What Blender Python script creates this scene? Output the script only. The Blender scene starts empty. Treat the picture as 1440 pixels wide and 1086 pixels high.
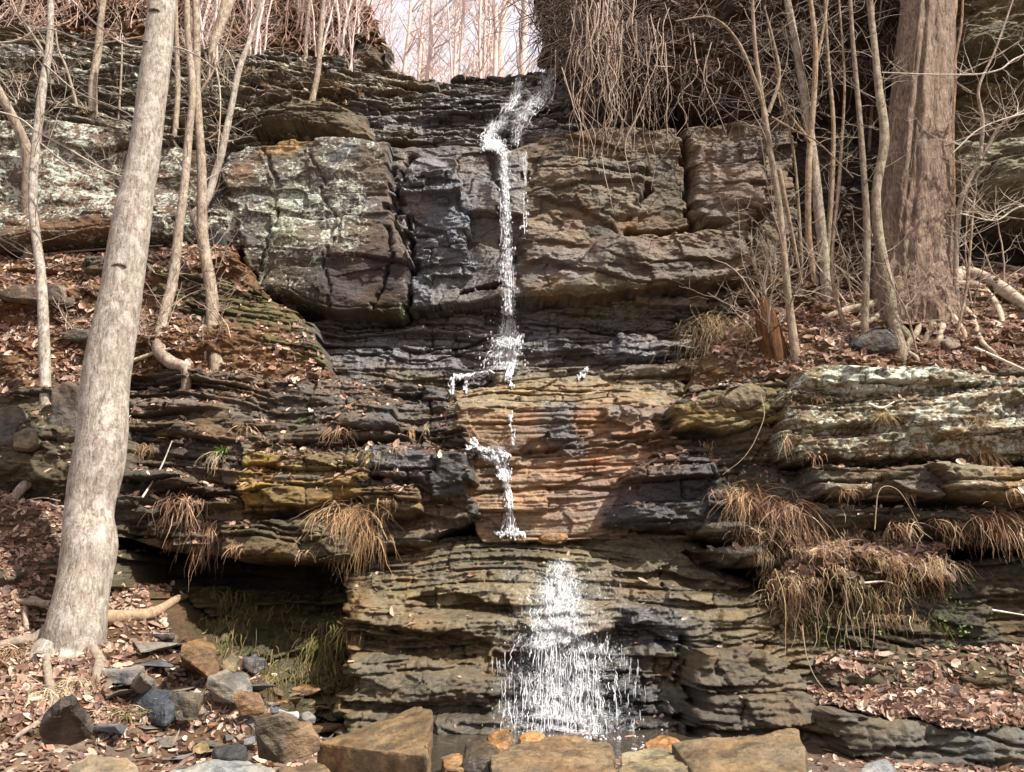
import bpy, bmesh, math, random
import numpy as np
from mathutils import Vector, Matrix, noise as mnoise

rng = np.random.default_rng(7)
random.seed(7)
C = bpy.context.scene.collection

# ------------------------------------------------------------------ camera model (metres; photo pixels 1440 x 1086)
FPX, CX, CY, PITCH, CAMZ = 1088.0, 720.0, 543.0, math.radians(15.0), 1.6
cp, sp = math.cos(PITCH), math.sin(PITCH)

def ray(u, v):
    dx = (u - CX) / FPX
    dv = -(v - CY) / FPX
    return dx, cp - dv * sp, sp + dv * cp          # world x, y, z

def P(u, v, Y):
    d = ray(u, v)
    t = Y / d[1]
    return np.array((d[0] * t, Y, CAMZ + d[2] * t))

def Pz(u, v, z):                                    # the point of a sight line at height z
    d = ray(u, v)
    t = (z - CAMZ) / d[2]
    return np.array((d[0] * t, d[1] * t, z))

# ------------------------------------------------------------------ noise
def hsh(a, b=0, seed=0):
    a = np.asarray(a).astype(np.int64)
    b = np.asarray(b).astype(np.int64)
    n = (a * 374761393 + b * 668265263 + seed * 974634777 + 12345) & 0xFFFFFFFF
    n = ((n ^ (n >> 13)) * 1274126177) & 0xFFFFFFFF
    n = ((n ^ (n >> 16)) * 2246822519) & 0xFFFFFFFF
    n = n ^ (n >> 15)
    return (n & 0xFFFFFF).astype(np.float32) / np.float32(0xFFFFFF)

def vn(x, y, seed=0):
    xi = np.floor(x); yi = np.floor(y)
    fx = (x - xi).astype(np.float32); fy = (y - yi).astype(np.float32)
    xi = xi.astype(np.int64); yi = yi.astype(np.int64)
    fx = fx * fx * fx * (fx * (fx * 6 - 15) + 10); fy = fy * fy * fy * (fy * (fy * 6 - 15) + 10)
    a = hsh(xi, yi, seed); b = hsh(xi + 1, yi, seed); c = hsh(xi, yi + 1, seed); d = hsh(xi + 1, yi + 1, seed)
    return ((a + (b - a) * fx) + ((c + (d - c) * fx) - (a + (b - a) * fx)) * fy) * 2 - 1

def fbm(x, y, o=4, seed=0, g=0.5):
    s = 0; a = 1.0; t = 0
    for k in range(o):
        s = s + a * vn(x, y, seed + k * 17)
        t += a; a *= g; x = x * 2.03 + 5.1; y = y * 2.03 + 1.7
    return s / t * 1.5

def sstep(a, b, x):
    t = np.clip((x - a) / (b - a), 0, 1)
    return t * t * (3 - 2 * t)

# ------------------------------------------------------------------ scene helpers
def tag(o, label=None, cat=None, group=None, kind=None):
    if label: o['label'] = label
    if cat: o['category'] = cat
    if group: o['group'] = group
    if kind: o['kind'] = kind
    return o

def empty(name, loc=(0, 0, 0)):
    o = bpy.data.objects.new(name, None); C.objects.link(o); o.location = loc
    o.empty_display_size = 0.1
    return o

def link(name, me, mat, parent=None, loc=None):
    o = bpy.data.objects.new(name, me); C.objects.link(o)
    if mat is not None and len(me.materials) == 0: me.materials.append(mat)
    if parent is not None:
        o.parent = parent
    if loc is not None: o.location = loc
    return o

def np_mesh(name, V, F, col=None, extra=None, smooth=True):
    """V (n,3), F (m,4) or (m,3) index array -> mesh"""
    me = bpy.data.meshes.new(name)
    V = np.asarray(V, np.float32); F = np.asarray(F, np.int32)
    k = F.shape[1]
    me.vertices.add(len(V)); me.vertices.foreach_set('co', V.ravel())
    me.loops.add(F.size); me.loops.foreach_set('vertex_index', F.ravel())
    me.polygons.add(len(F))
    me.polygons.foreach_set('loop_start', np.arange(0, F.size, k, dtype=np.int32))
    me.polygons.foreach_set('loop_total', np.full(len(F), k, np.int32))
    me.polygons.foreach_set('use_smooth', np.full(len(F), smooth, bool))
    if col is not None:
        a = me.attributes.new('Col', 'FLOAT_COLOR', 'POINT')
        c4 = np.ones((len(V), 4), np.float32); c4[:, :3] = col
        a.data.foreach_set('color', c4.ravel())
    for nm, arr in (extra or {}).items():
        a = me.attributes.new(nm, 'FLOAT', 'POINT')
        a.data.foreach_set('value', np.asarray(arr, np.float32).ravel())
    me.update(calc_edges=True)
    me.validate()
    return me

class Acc:
    """collects quads of ONE object"""
    def __init__(s): s.V = []; s.F = []; s.K = []; s.n = 0
    def add(s, V, F, col=(0.3, 0.25, 0.2)):
        V = np.asarray(V, np.float32); F = np.asarray(F, np.int32)
        s.V.append(V); s.F.append(F + s.n); s.n += len(V)
        c = np.asarray(col, np.float32)
        s.K.append(np.broadcast_to(c, (len(V), 3)))
    def tube(s, pts, rad, sides=6, col=(0.3, 0.25, 0.2), lump=0.0, cap=True, oval=None):
        pts = np.asarray(pts, np.float64); n = len(pts)
        rad = np.broadcast_to(np.asarray(rad, np.float64), (n,))
        T = np.gradient(pts, axis=0); T /= np.linalg.norm(T, axis=1)[:, None] + 1e-9
        ref = np.array((0.31, -0.9, 0.29)); 
        if abs(T[0] @ ref) > 0.9: ref = np.array((0.9, 0.3, 0.1))
        A = np.cross(T, ref); A /= np.linalg.norm(A, axis=1)[:, None] + 1e-9
        B = np.cross(T, A)
        an = np.arange(sides) * 2 * math.pi / sides
        R = rad[:, None] * np.ones((1, sides))
        if lump: R = R * (1 + lump * (rng.random((n, sides)) - .5))
        V = pts[:, None, :] + (np.cos(an)[None, :, None] * A[:, None, :] + np.sin(an)[None, :, None] * B[:, None, :]) * R[:, :, None]
        V = V.reshape(-1, 3)
        i = np.arange(n - 1)[:, None] * sides; j = np.arange(sides)[None, :]; j2 = (j + 1) % sides
        F = np.stack((i + j, i + j2, i + sides + j2, i + sides + j), -1).reshape(-1, 4)
        s.add(V, F, col)
        return V
    def mesh(s, name, smooth=True):
        return np_mesh(name, np.concatenate(s.V), np.concatenate(s.F), np.concatenate(s.K), smooth=smooth)
    def build(s, name, mat, parent=None, smooth=True):
        return link(name, s.mesh(name, smooth), mat, parent)

def smooth_path(pts, sub=6):
    pts = np.asarray(pts, float)
    if len(pts) < 3:
        t = np.linspace(0, 1, sub + 1)[:, None]
        return pts[0] + (pts[-1] - pts[0]) * t
    Q = np.vstack((2 * pts[0] - pts[1], pts, 2 * pts[-1] - pts[-2]))
    out = []
    for i in range(1, len(Q) - 2):
        for t in np.linspace(0, 1, sub, endpoint=False):
            p0, p1, p2, p3 = Q[i - 1], Q[i], Q[i + 1], Q[i + 2]
            out.append(.5 * (2 * p1 + (p2 - p0) * t + (2 * p0 - 5 * p1 + 4 * p2 - p3) * t * t + (3 * p1 - p0 - 3 * p2 + p3) * t ** 3))
    out.append(pts[-1])
    return np.array(out)

# ------------------------------------------------------------------ materials
def newmat(name):
    m = bpy.data.materials.new(name); m.use_nodes = True
    nt = m.node_tree; nt.nodes.clear()
    out = nt.nodes.new('ShaderNodeOutputMaterial'); b = nt.nodes.new('ShaderNodeBsdfPrincipled')
    nt.links.new(b.outputs[0], out.inputs[0])
    return m, nt, b

class N:
    def __init__(s, nt): s.nt = nt
    def __call__(s, t, **kw):
        n = s.nt.nodes.new('ShaderNode' + t)
        for k, v in kw.items():
            if hasattr(n, k) and k not in ('inputs',): setattr(n, k, v)
        return n
    def l(s, a, b): s.nt.links.new(a, b)
    def noise(s, vec, scale, detail=4, rough=.6, dist=0.0):
        n = s('TexNoise'); n.inputs['Scale'].default_value = scale; n.inputs['Detail'].default_value = detail
        n.inputs['Roughness'].default_value = rough; n.inputs['Distortion'].default_value = dist
        s.l(vec, n.inputs['Vector']); return n.outputs['Fac']
    def ramp(s, fac, stops):
        r = s('ValToRGB'); e = r.color_ramp.elements
        while len(e) < len(stops): e.new(0.5)
        for el, (p, c) in zip(e, stops):
            el.position = p; el.color = (*c, 1) if isinstance(c, tuple) else (c, c, c, 1)
        s.l(fac, r.inputs[0]); return r.outputs[0]
    def math(s, op, a, b=None):
        n = s('Math'); n.operation = op
        for i, x in enumerate((a, b)):
            if x is None: continue
            if isinstance(x, (int, float)): n.inputs[i].default_value = x
            else: s.l(x, n.inputs[i])
        return n.outputs[0]
    def mix(s, fac, a, b, blend='MIX'):
        n = s('Mix'); n.data_type = 'RGBA'; n.blend_type = blend
        if isinstance(fac, (int, float)): n.inputs[0].default_value = fac
        else: s.l(fac, n.inputs[0])
        for i, x in ((6, a), (7, b)):
            if isinstance(x, tuple): n.inputs[i].default_value = (*x, 1)
            else: s.l(x, n.inputs[i])
        return n.outputs[2]
    def mapping(s, vec, sc):
        m = s('Mapping'); m.inputs['Scale'].default_value = sc; s.l(vec, m.inputs[0]); return m.outputs[0]
    def attr(s, name):
        a = s('Attribute'); a.attribute_name = name; return a
    def bump(s, h, strength, dist, prev=None):
        b = s('Bump'); b.inputs['Strength'].default_value = strength; b.inputs['Distance'].default_value = dist
        s.l(h, b.inputs['Height'])
        if prev is not None: s.l(prev, b.inputs['Normal'])
        return b.outputs[0]

def rock_material(name, iso=1.):
    m, nt, b = newmat(name); n = N(nt)
    pos = n('NewGeometry').outputs['Position']
    col = n.attr('Col').outputs['Color']; wet = n.attr('wet').outputs['Fac']
    lich = n.attr('lichen').outputs['Fac']; moss = n.attr('moss').outputs['Fac']
    bed = n.mapping(pos, (2.2, 2.2, 12.0 * iso))
    n1 = n.noise(bed, 1.3, 6, .7, .3)
    n2 = n.noise(n.mapping(pos, (1., 1., 1.7)), 17.0, 7, .75)
    n3 = n.noise(pos, 1.7, 4, .6, .5)
    v = n.ramp(n1, [(0.25, 0.55), (0.5, 1.0), (0.78, 1.5)])
    c = n.mix(1.0, col, v, 'MULTIPLY')
    v2 = n.ramp(n2, [(0.3, 0.45), (0.5, 1.0), (0.7, 1.6)])
    c = n.mix(0.85, c, v2, 'MULTIPLY')
    tint = n.ramp(n3, [(0.3, (1.16, 0.96, 0.76)), (0.5, (1., 1., 1.)), (0.7, (0.82, 0.96, 1.16))])  # random warm and cool tone; cool stop also paints in blue-grey sky sheen
    c = n.mix(1.0, c, tint, 'MULTIPLY')
    # moss
    mn = n.noise(pos, 9.0, 5, .7)
    mf = n.ramp(n.math('ADD', n.math('MULTIPLY', mn, 0.9), n.math('MULTIPLY', moss, 0.75)), [(0.72, 0.0), (0.95, 1.0)])
    mc = n.mix(n.noise(pos, 60, 3, .6), (0.035, 0.04, 0.012), (0.13, 0.13, 0.035))
    c = n.mix(mf, c, mc)
    # lichen: crusty pale patches
    ln = n.noise(pos, 4.2, 8, .72, .6)
    ln2 = n.noise(pos, 22.0, 4, .65)
    lsum = n.math('ADD', n.math('ADD', n.math('MULTIPLY', ln, 0.62), n.math('MULTIPLY', ln2, 0.5)), n.math('MULTIPLY', lich, 0.42))
    lf = n.ramp(lsum, [(0.735, 0.0), (0.79, 1.0)])
    lc = n.mix(n.noise(pos, 5.0, 3, .6), (0.30, 0.35, 0.26), (0.60, 0.61, 0.54))
    c = n.mix(n.math('MULTIPLY', lf, 0.9), c, lc)
    n.l(c, b.inputs['Base Color'])
    wr = n.noise(pos, 6.0, 4, .6)
    rough = n.math('SUBTRACT', 0.88, n.math('MULTIPLY', wet, n.math('ADD', 0.32, n.math('MULTIPLY', wr, 0.72))))
    n.l(n.math('MAXIMUM', rough, 0.16), b.inputs['Roughness'])
    n.l(n.math('ADD', 0.3, n.math('MULTIPLY', wet, 0.45)), b.inputs['Specular IOR Level'])
    h1 = n.noise(n.mapping(pos, (2.0, 2.0, 30.0 * iso)), 2.2, 5, .68, .15)
    h2 = n.noise(pos, 30.0, 5, .7)
    bp = n.bump(h1, 0.6, 0.018)
    bp = n.bump(h2, 0.85, 0.022, bp)
    n.l(bp, b.inputs['Normal'])
    return m

def col_material(name, rough=0.8, scale=25.0, var=0.35, bumpd=0.004, spec=0.3, trans=0.0, stretch=None):
    m, nt, b = newmat(name); n = N(nt)
    pos = n('NewGeometry').outputs['Position']
    if stretch: pos = n.mapping(pos, stretch)
    f = n.noise(pos, scale, 5, .65)
    c = n.mix(1.0, n.attr('Col').outputs['Color'], n.ramp(f, [(0.3, 1 - var), (0.7, 1 + var)]), 'MULTIPLY')
    n.l(c, b.inputs['Base Color']); b.inputs['Roughness'].default_value = rough
    b.inputs['Specular IOR Level'].default_value = spec
    if bumpd: n.l(n.bump(f, 0.6, bumpd), b.inputs['Normal'])
    if trans:
        t = n('BsdfTranslucent'); n.l(c, t.inputs[0])
        mx = n('MixShader'); mx.inputs[0].default_value = trans
        out = [x for x in nt.nodes if x.type == 'OUTPUT_MATERIAL'][0]
        n.l(b.outputs[0], mx.inputs[1]); n.l(t.outputs[0], mx.inputs[2]); n.l(mx.outputs[0], out.inputs[0])
    return m

def bark_material(name, dark, light, patch, ridges=0.5, lichen=0.3, grain=(22., 22., 3.), deep=.02):
    m, nt, b = newmat(name); n = N(nt)
    pos = n('TexCoord').outputs['Object']
    st = n.mapping(pos, grain)
    f = n.noise(st, 2.0, 6, .7, .5)
    g = n.noise(pos, 7.0, 5, .65, .3)
    c = n.mix(n.ramp(f, [(0.33, 0.0), (0.62, 1.0)]), dark, light)
    c = n.mix(n.math('MULTIPLY', n.ramp(g, [(0.5, 0.0), (0.62, 1.0)]), lichen), c, patch)
    s = n.noise(pos, 45., 4, .7)
    c = n.mix(0.9, c, n.ramp(s, [(0.3, 0.7), (0.7, 1.25)]), 'MULTIPLY')
    c = n.mix(1.0, c, n.attr('Col').outputs['Color'], 'MULTIPLY')
    n.l(c, b.inputs['Base Color']); b.inputs['Roughness'].default_value = 0.85
    b.inputs['Specular IOR Level'].default_value = 0.2
    bp = n.bump(f, ridges, deep); bp = n.bump(s, 0.4, 0.006, bp)
    n.l(bp, b.inputs['Normal'])
    return m

M_ROCK = rock_material('layered_rock')
M_STONE = rock_material('stone', .25)
M_LEAF = col_material('dead_leaf', 0.65, 60, .25, 0.0, .3, trans=.25)
M_GRASS = col_material('dry_grass', 0.7, 30, .25, 0.0, .25, trans=.25)
M_TWIG = col_material('twig_bark', 0.85, 40, .35, 0.003, .2)
M_ROOT = col_material('root_bark', 0.85, 22, .45, 0.012, .2)
M_BARK = bark_material('pale_bark', (0.13, 0.105, 0.08), (0.39, 0.34, 0.285), (0.50, 0.465, 0.41), 0.8, .6, (15., 15., 4.5), .03)
M_BARKD = bark_material('furrowed_bark', (0.05, 0.034, 0.025), (0.25, 0.175, 0.125), (0.33, 0.27, 0.21), 1.0, .35, (20., 20., 1.8), .06)
M_WOODS = col_material('woods_bark', 0.9, 12, .3, 0.0, .1)
def water_material():
    m, nt, b = newmat('falling_water'); n = N(nt)
    b.inputs['Base Color'].default_value = (0.96, 0.97, 1.0, 1)
    b.inputs['Roughness'].default_value = 0.12; b.inputs['IOR'].default_value = 1.33
    b.inputs['Transmission Weight'].default_value = 0.4
    pos = n('NewGeometry').outputs['Position']
    n.l(n.bump(n.noise(pos, 60, 3, .6), 0.5, 0.01), b.inputs['Normal'])
    return m
M_WATER = water_material()
def film_material():
    m, nt, b = newmat('water_film'); n = N(nt)
    b.inputs['Base Color'].default_value = (.95, .97, 1, 1); b.inputs['Roughness'].default_value = .15
    pos = n('NewGeometry').outputs['Position']
    f = n.noise(n.mapping(pos, (34., 34., 7.)), 1.0, 5, .7, .9)
    g = n.noise(n.mapping(pos, (1., 1., .55)), 46., 4, .7, .8)
    d = n.math('MULTIPLY', n.attr('dens').outputs['Fac'], .62)
    k = n.math('ADD', n.math('ADD', n.math('MULTIPLY', f, .62), n.math('MULTIPLY', g, .48)), n.math('MULTIPLY', d, .45))
    al = n.math('MULTIPLY', n.ramp(k, [(.63, 0.), (.76, .36), (.92, 1.)]), .88)
    n.l(n.bump(k, .8, .03), b.inputs['Normal'])
    t = n('BsdfTransparent'); mx = n('MixShader'); n.l(al, mx.inputs[0]); n.l(t.outputs[0], mx.inputs[1]); n.l(b.outputs[0], mx.inputs[2])
    n.l(mx.outputs[0], [x for x in nt.nodes if x.type == 'OUTPUT_MATERIAL'][0].inputs[0])
    return m
M_FILM = film_material()
#%%TERRAIN
# ------------------------------------------------------------------ the cliff: depth y over a grid of (x, z)
X0, X1, Z0, Z1, DX, DZ = -11.5, 11.5, -0.2, 15.2, 0.0145, 0.0125
gx = np.arange(X0, X1, DX, dtype=np.float32); gz = np.arange(Z0, Z1, DZ, dtype=np.float32)
GX, GZ = np.meshgrid(gx, gz)                         # [row z, col x]
NZ, NX = GX.shape
Yg = np.full(GX.shape, 99.0, np.float32); OWN = np.full(GX.shape, -1, np.int16)
COL = np.zeros(GX.shape + (3,), np.float32)
WET = np.zeros_like(Yg); LIC = np.zeros_like(Yg); MOS = np.zeros_like(Yg); LIT = np.zeros_like(Yg)
f1 = fbm(GX * .9, GZ * .9, 4, 3); f2 = fbm(GX * 4, GZ * 4, 4, 5); f3 = fbm(GX * 1.3 + 9, GZ * 1.3, 4, 8)
step_h = hsh(np.floor((GZ + .12 * f1 + .02 * GX) / .16), np.floor(GX / 2.5), 4) - .5
WX = GX + .09 * f1 + .045 * f2 + .16 * step_h
WZ = GZ + .06 * f3 + .025 * fbm(GX * 4 + 3, GZ * 4, 3, 6)

def strata(x, z, seed, tmin, tmax, wmin, wmax, amp, crack, dip=0.0, warp=.08, tilt=.15):
    r = np.random.default_rng(seed)
    zz = z - dip * x + warp * fbm(x * .45, z * .45, 3, seed) + .10 * warp * fbm(x * 2.2, z * 2.2, 2, seed + 1)
    lo, hi = float(zz.min()) - 1, float(zz.max()) + 1
    th = r.uniform(tmin, tmax, int((hi - lo) / tmin) + 4) * r.choice([.6, 1, 1, 1.5], int((hi - lo) / tmin) + 4)
    b = lo + np.cumsum(th); l = np.clip(np.searchsorted(b, zz), 1, len(b) - 1)
    t0 = b[l - 1]; T = b[l] - t0; t = ((zz - t0) / T).astype(np.float32)
    w = wmin + (wmax - wmin) * hsh(l, 7, seed) ** 1.5
    xx = x + hsh(l, 3, seed) * 20 + .06 * fbm(x * 2.5, z * 5, 3, seed + 2)
    q = xx / w; c = np.floor(q); s = q - c
    hc = hsh(l, c, seed); hl = hsh(l, 11, seed)
    off = amp * ((hc * 2 - 1) * .55 + (hl * 2 - 1) * .75 - 1.5 * (hc > .9) + .8 * (hc < .08))
    dz = np.minimum(t, 1 - t) * T; dx = np.minimum(s, 1 - s) * w
    op = np.clip(.62 + 1.15 * fbm(x * 1.1, zz * 3.2, 3, seed + 4), .0, 1.9)      # where the joints stand open
    y = -off * np.clip(.35 + .75 * op, .3, 1.5) + crack * 1.35 * op * np.exp(-(dz / .013) ** 2) + crack * op * np.exp(-(dx / .012) ** 2) * (hc > .3)
    y = y + crack * .10 * np.exp(-dz / .02) + tilt * T * (t - .5) * (hsh(l, c, seed + 9) - .35) * 1.6 + .09 * (s - .5) * w * (hsh(l, c, seed + 12) - .5)
    return y.astype(np.float32), hc, hl

def facet(x, z, sc, seed, slope, asp=1.6):
    """broken planes: every cell of a jittered lattice carries its own tilted plane"""
    X = x * sc; Z = z * sc * asp; xi = np.floor(X); zi = np.floor(Z)
    bd = np.full(X.shape, 1e9, np.float32); val = np.zeros(X.shape, np.float32)
    for i in (-1, 0, 1):
        for j in (-1, 0, 1):
            a, b = xi + i, zi + j
            ddx = X - (a + hsh(a, b, seed)); ddz = Z - (b + hsh(a, b, seed + 1)); d = ddx * ddx + ddz * ddz
            v = (hsh(a, b, seed + 2) - .5) * 1.0 + ddx * (hsh(a, b, seed + 3) - .5) * 1.6 + ddz * (hsh(a, b, seed + 4) - .5) * 1.6
            k = d < bd; bd = np.where(k, d, bd); val = np.where(k, v, val)
    return val * (slope / sc)

def tps(ctrl, vals, x, z):
    ctrl = np.asarray(ctrl, float); n = len(ctrl)
    D = np.linalg.norm(ctrl[:, None] - ctrl[None], axis=2)
    A = np.zeros((n + 3, n + 3)); A[:n, :n] = D + 1e-3 * np.eye(n); A[:n, n] = 1; A[:n, n + 1:] = ctrl; A[n, :n] = 1; A[n + 1:, :n] = ctrl.T
    w = np.linalg.lstsq(A, np.concatenate((vals, (0, 0, 0))), rcond=None)[0]
    out = (w[n] + w[n + 1] * x + w[n + 2] * z).astype(np.float32)
    for k in range(n): out += (w[k] * np.sqrt((x - ctrl[k, 0]) ** 2 + (z - ctrl[k, 1]) ** 2)).astype(np.float32)
    return out

def sdf(poly, x, z):
    """positive inside"""
    n = len(poly); best = np.full(x.shape, 1e9, np.float32); ins = np.zeros(x.shape, bool)
    for i in range(n):
        ax, az = poly[i]; bx, bz = poly[(i + 1) % n]
        ex, ez = bx - ax, bz - az; L = ex * ex + ez * ez + 1e-9
        t = np.clip(((x - ax) * ex + (z - az) * ez) / L, 0, 1)
        best = np.minimum(best, (x - ax - t * ex) ** 2 + (z - az - t * ez) ** 2)
        if az != bz:
            cnd = ((az > z) != (bz > z)) & (x < ex * (z - az) / ez + ax)
            ins ^= cnd
    d = np.sqrt(best)
    return np.where(ins, d, -d)

ZONES = []
def zone(obj, pts, st=None, st2=None, rough=(.05, .02), rd=(.12, .12), col=(.2, .16, .12), cvar=.35, wet=0., lich=0., moss=0., lit=0., ctrl=(), fac=1.):
    zid = len(ZONES); ZONES.append(obj)
    W = np.array([P(*p) for p in pts]); ex = np.array([P(*p) for p in ctrl]) if len(ctrl) else np.zeros((0, 3))
    poly = W[:, (0, 2)]
    i0, i1 = np.searchsorted(gx, (poly[:, 0].min() - .3, poly[:, 0].max() + .3)); j0, j1 = np.searchsorted(gz, (poly[:, 1].min() - .3, poly[:, 1].max() + .3))
    sl = (slice(max(j0, 0), j1), slice(max(i0, 0), i1))
    x, z = GX[sl], GZ[sl]
    if x.size == 0: return
    d = sdf(poly, WX[sl], WZ[sl])
    m = d > 0
    A = np.vstack((W, ex))
    y = tps(A[:, (0, 2)], A[:, 1], x, z)
    seed = 100 + zid * 13
    y = y + rough[0] * fbm(x * .8 + zid, z * 1.6, 3, seed) + rough[1] * 1.1 * fbm(x * 4, z * 7, 4, seed + 2, .6)
    if fac:
        wx_ = x + .05 * f2[sl]; wz_ = z + .04 * f3[sl]
        y = y + facet(wx_, wz_, 1.5, seed + 31, .16 * fac) + facet(wx_, wz_, 4.5, seed + 37, .17 * fac, 1.9) + facet(wx_, wz_, 11., seed + 41, .19 * fac, 2.4)
    hc = np.full(x.shape, .5, np.float32); hl = hc
    if st:
        a, hc, hl = strata(x, z, seed, **st); y = y + a
    if st2:
        a, h2, h3 = strata(x, z, seed + 5, **st2); y = y + a
        hc = .6 * hc + .4 * h2
    y = y + rd[1] * np.clip(1 - d / rd[0], 0, 1) ** 2
    k = m & (y < Yg[sl])
    Yg[sl] = np.where(k, y, Yg[sl]); OWN[sl] = np.where(k, zid, OWN[sl])
    v = np.clip(1 + cvar * ((hc - .5) * 1.3 + (hl - .5) * .6) + .22 * fbm(x * 1.4, z * 2.6, 4, seed + 7), .35, 1.8)
    warm = (.5 + .5 * fbm(x * .9, z * 1.5, 3, seed + 8))[..., None]
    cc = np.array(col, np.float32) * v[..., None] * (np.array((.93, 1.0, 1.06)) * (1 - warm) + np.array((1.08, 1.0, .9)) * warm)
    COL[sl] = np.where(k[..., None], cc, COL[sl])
    for arr, val in ((WET, wet), (LIC, lich), (MOS, moss), (LIT, lit)):
        arr[sl] = np.where(k, val, arr[sl])

THIN = dict(tmin=.05, tmax=.15, wmin=.35, wmax=1.3, amp=.075, crack=.06, warp=.18)
FINE = dict(tmin=.035, tmax=.08, wmin=.5, wmax=1.6, amp=.02, crack=.022, warp=.12)
BLOCK = dict(tmin=.16, tmax=.36, wmin=.35, wmax=1.1, amp=.12, crack=.07, warp=.12)
TOPB = dict(tmin=.09, tmax=.24, wmin=.5, wmax=1.9, amp=.20, crack=.13, warp=.2)
BIG = dict(tmin=.7, tmax=1.3, wmin=.9, wmax=2.4, amp=.05, crack=.035, warp=.3)
BED = dict(tmin=.10, tmax=.26, wmin=.5, wmax=1.7, amp=.15, crack=.08, warp=.2)

# everything behind
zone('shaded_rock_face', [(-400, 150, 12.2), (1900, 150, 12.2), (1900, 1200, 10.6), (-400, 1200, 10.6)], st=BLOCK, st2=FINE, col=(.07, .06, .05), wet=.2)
# hillside above the left beds
zone('hillside', [(-500, -250, 17), (300, -250, 17), (500, -40, 16), (545, 62, 13.8), (510, 95, 13.3), (330, 95, 13.2), (130, 80, 13.2), (-500, 60, 13.2)], rough=(.25, .04), st=BED, col=(.13, .085, .05), moss=.25, lit=.7)
# thin beds at the top, left of and under the lip
zone('layered_cliff_top', [(-500, -20, 12.9), (0, 10, 12.9), (130, 45, 12.9), (330, 68, 12.9), (470, 72, 13.0), (560, 99, 13.2), (620, 112, 13.2), (700, 106, 13.2), (770, 92, 13.2), (900, 70, 13.1), (900, 215, 11.5), (560, 215, 11.35), (420, 215, 11.3), (330, 225, 11.4), (100, 190, 11.3), (-500, 180, 11.2)],
     st=TOPB, st2=THIN, rough=(.16, .03), col=(.15, .13, .105), cvar=.6, lich=.33, wet=.2)
zone('layered_cliff_top', [(-500, 15, 12.3), (60, 60, 12.3), (200, 95, 12.2), (330, 112, 12.2), (430, 125, 12.2), (470, 150, 12.0), (330, 150, 12.1), (100, 120, 12.1), (-500, 110, 12.1)], st=TOPB, rough=(.15, .03), col=(.18, .16, .14), lich=.42)
# roof slabs over the dark slot
zone('layered_cliff_top', [(345, 150, 11.3), (400, 138, 11.2), (470, 142, 11.3), (520, 165, 11.5), (530, 200, 11.2), (470, 188, 11.1), (430, 168, 11.0), (350, 165, 11.0)], st=THIN, rough=(.06, .03), col=(.16, .135, .10))
zone('layered_cliff_top', [(480, 150, 12.0), (600, 140, 12.2), (720, 130, 12.4), (790, 110, 12.6), (850, 110, 12.6), (850, 190, 11.5), (700, 210, 11.2), (560, 205, 11.2), (480, 200, 11.3)], st=BED, st2=THIN, rough=(.12, .03), col=(.11, .095, .085), wet=.7, cvar=.5)
zone('layered_cliff_top', [(500, 35, 13.0), (520, 45, 12.9), (545, 65, 12.9), (545, 90, 12.9), (530, 97, 12.9), (500, 92, 13.0), (470, 70, 13.2), (475, 45, 13.2)], st=BLOCK, rd=(.25, .3), col=(.10, .085, .07))
# upper wall
WALL = dict(st=BIG, rough=(.08, .015), rd=(.05, .05), fac=.55)
zone('cliff_wall', [(-500, 165, 11.0), (60, 165, 10.95), (200, 180, 10.95), (330, 222, 10.9), (350, 300, 10.8), (345, 360, 10.7), (250, 358, 10.7), (100, 358, 10.7), (-500, 370, 10.7)], **dict(WALL, rough=(.08, .015), fac=.5), col=(.19, .15, .12), lich=.40)
zone('cliff_wall', [(318, 240, 10.75), (345, 205, 10.8), (385, 196, 10.8), (470, 194, 10.75), (548, 205, 10.7), (556, 300, 10.62), (575, 380, 10.5), (577, 447, 10.45), (500, 444, 10.45), (430, 441, 10.45), (395, 425, 10.5), (365, 395, 10.6), (335, 330, 10.7)], **dict(WALL, rough=(.06, .012), fac=.4), col=(.15, .135, .12), lich=.36)
zone('cliff_wall', [(540, 203, 10.95), (690, 206, 10.95), (740, 212, 10.95), (740, 420, 10.65), (640, 432, 10.65), (582, 434, 10.65), (562, 380, 10.75)], **WALL, col=(.135, .115, .10), wet=.6, lich=.0)
zone('cliff_wall', [(548, 255, 10.8), (640, 240, 10.8), (660, 300, 10.7), (665, 400, 10.6), (640, 434, 10.55), (580, 437, 10.55), (560, 395, 10.7)], st=BLOCK, rough=(.05, .03), rd=(.1, .08), col=(.085, .085, .09), wet=.9)
zone('cliff_wall', [(700, 212, 10.9), (760, 190, 11.0), (830, 182, 11.0), (1000, 175, 11.0), (1120, 150, 11.2), (1120, 395, 10.8), (1050, 395, 10.7), (900, 405, 10.7), (730, 418, 10.65), (712, 330, 10.8)], **WALL, col=(.175, .135, .095), wet=.25)
zone('cliff_wall', [(728, 300, 10.72), (800, 285, 10.7), (885, 318, 10.65), (930, 322, 10.62), (968, 318, 10.6), (1050, 300, 10.6), (1056, 388, 10.5), (1000, 395, 10.45), (900, 402, 10.42), (800, 410, 10.42), (732, 416, 10.45)], st=dict(BIG, tmin=.4, tmax=.8), rough=(.08, .025), fac=.7, col=(.18, .135, .095), wet=.45)
zone('cliff_wall', [(760, 215, 10.85), (900, 225, 10.8), (910, 290, 10.6), (860, 315, 10.6), (780, 285, 10.7), (742, 290, 10.72)], st=dict(BIG, tmin=.3, tmax=.6), rough=(.09, .03), fac=.8, rd=(.1, .1), col=(.18, .14, .10), wet=.35)
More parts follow.
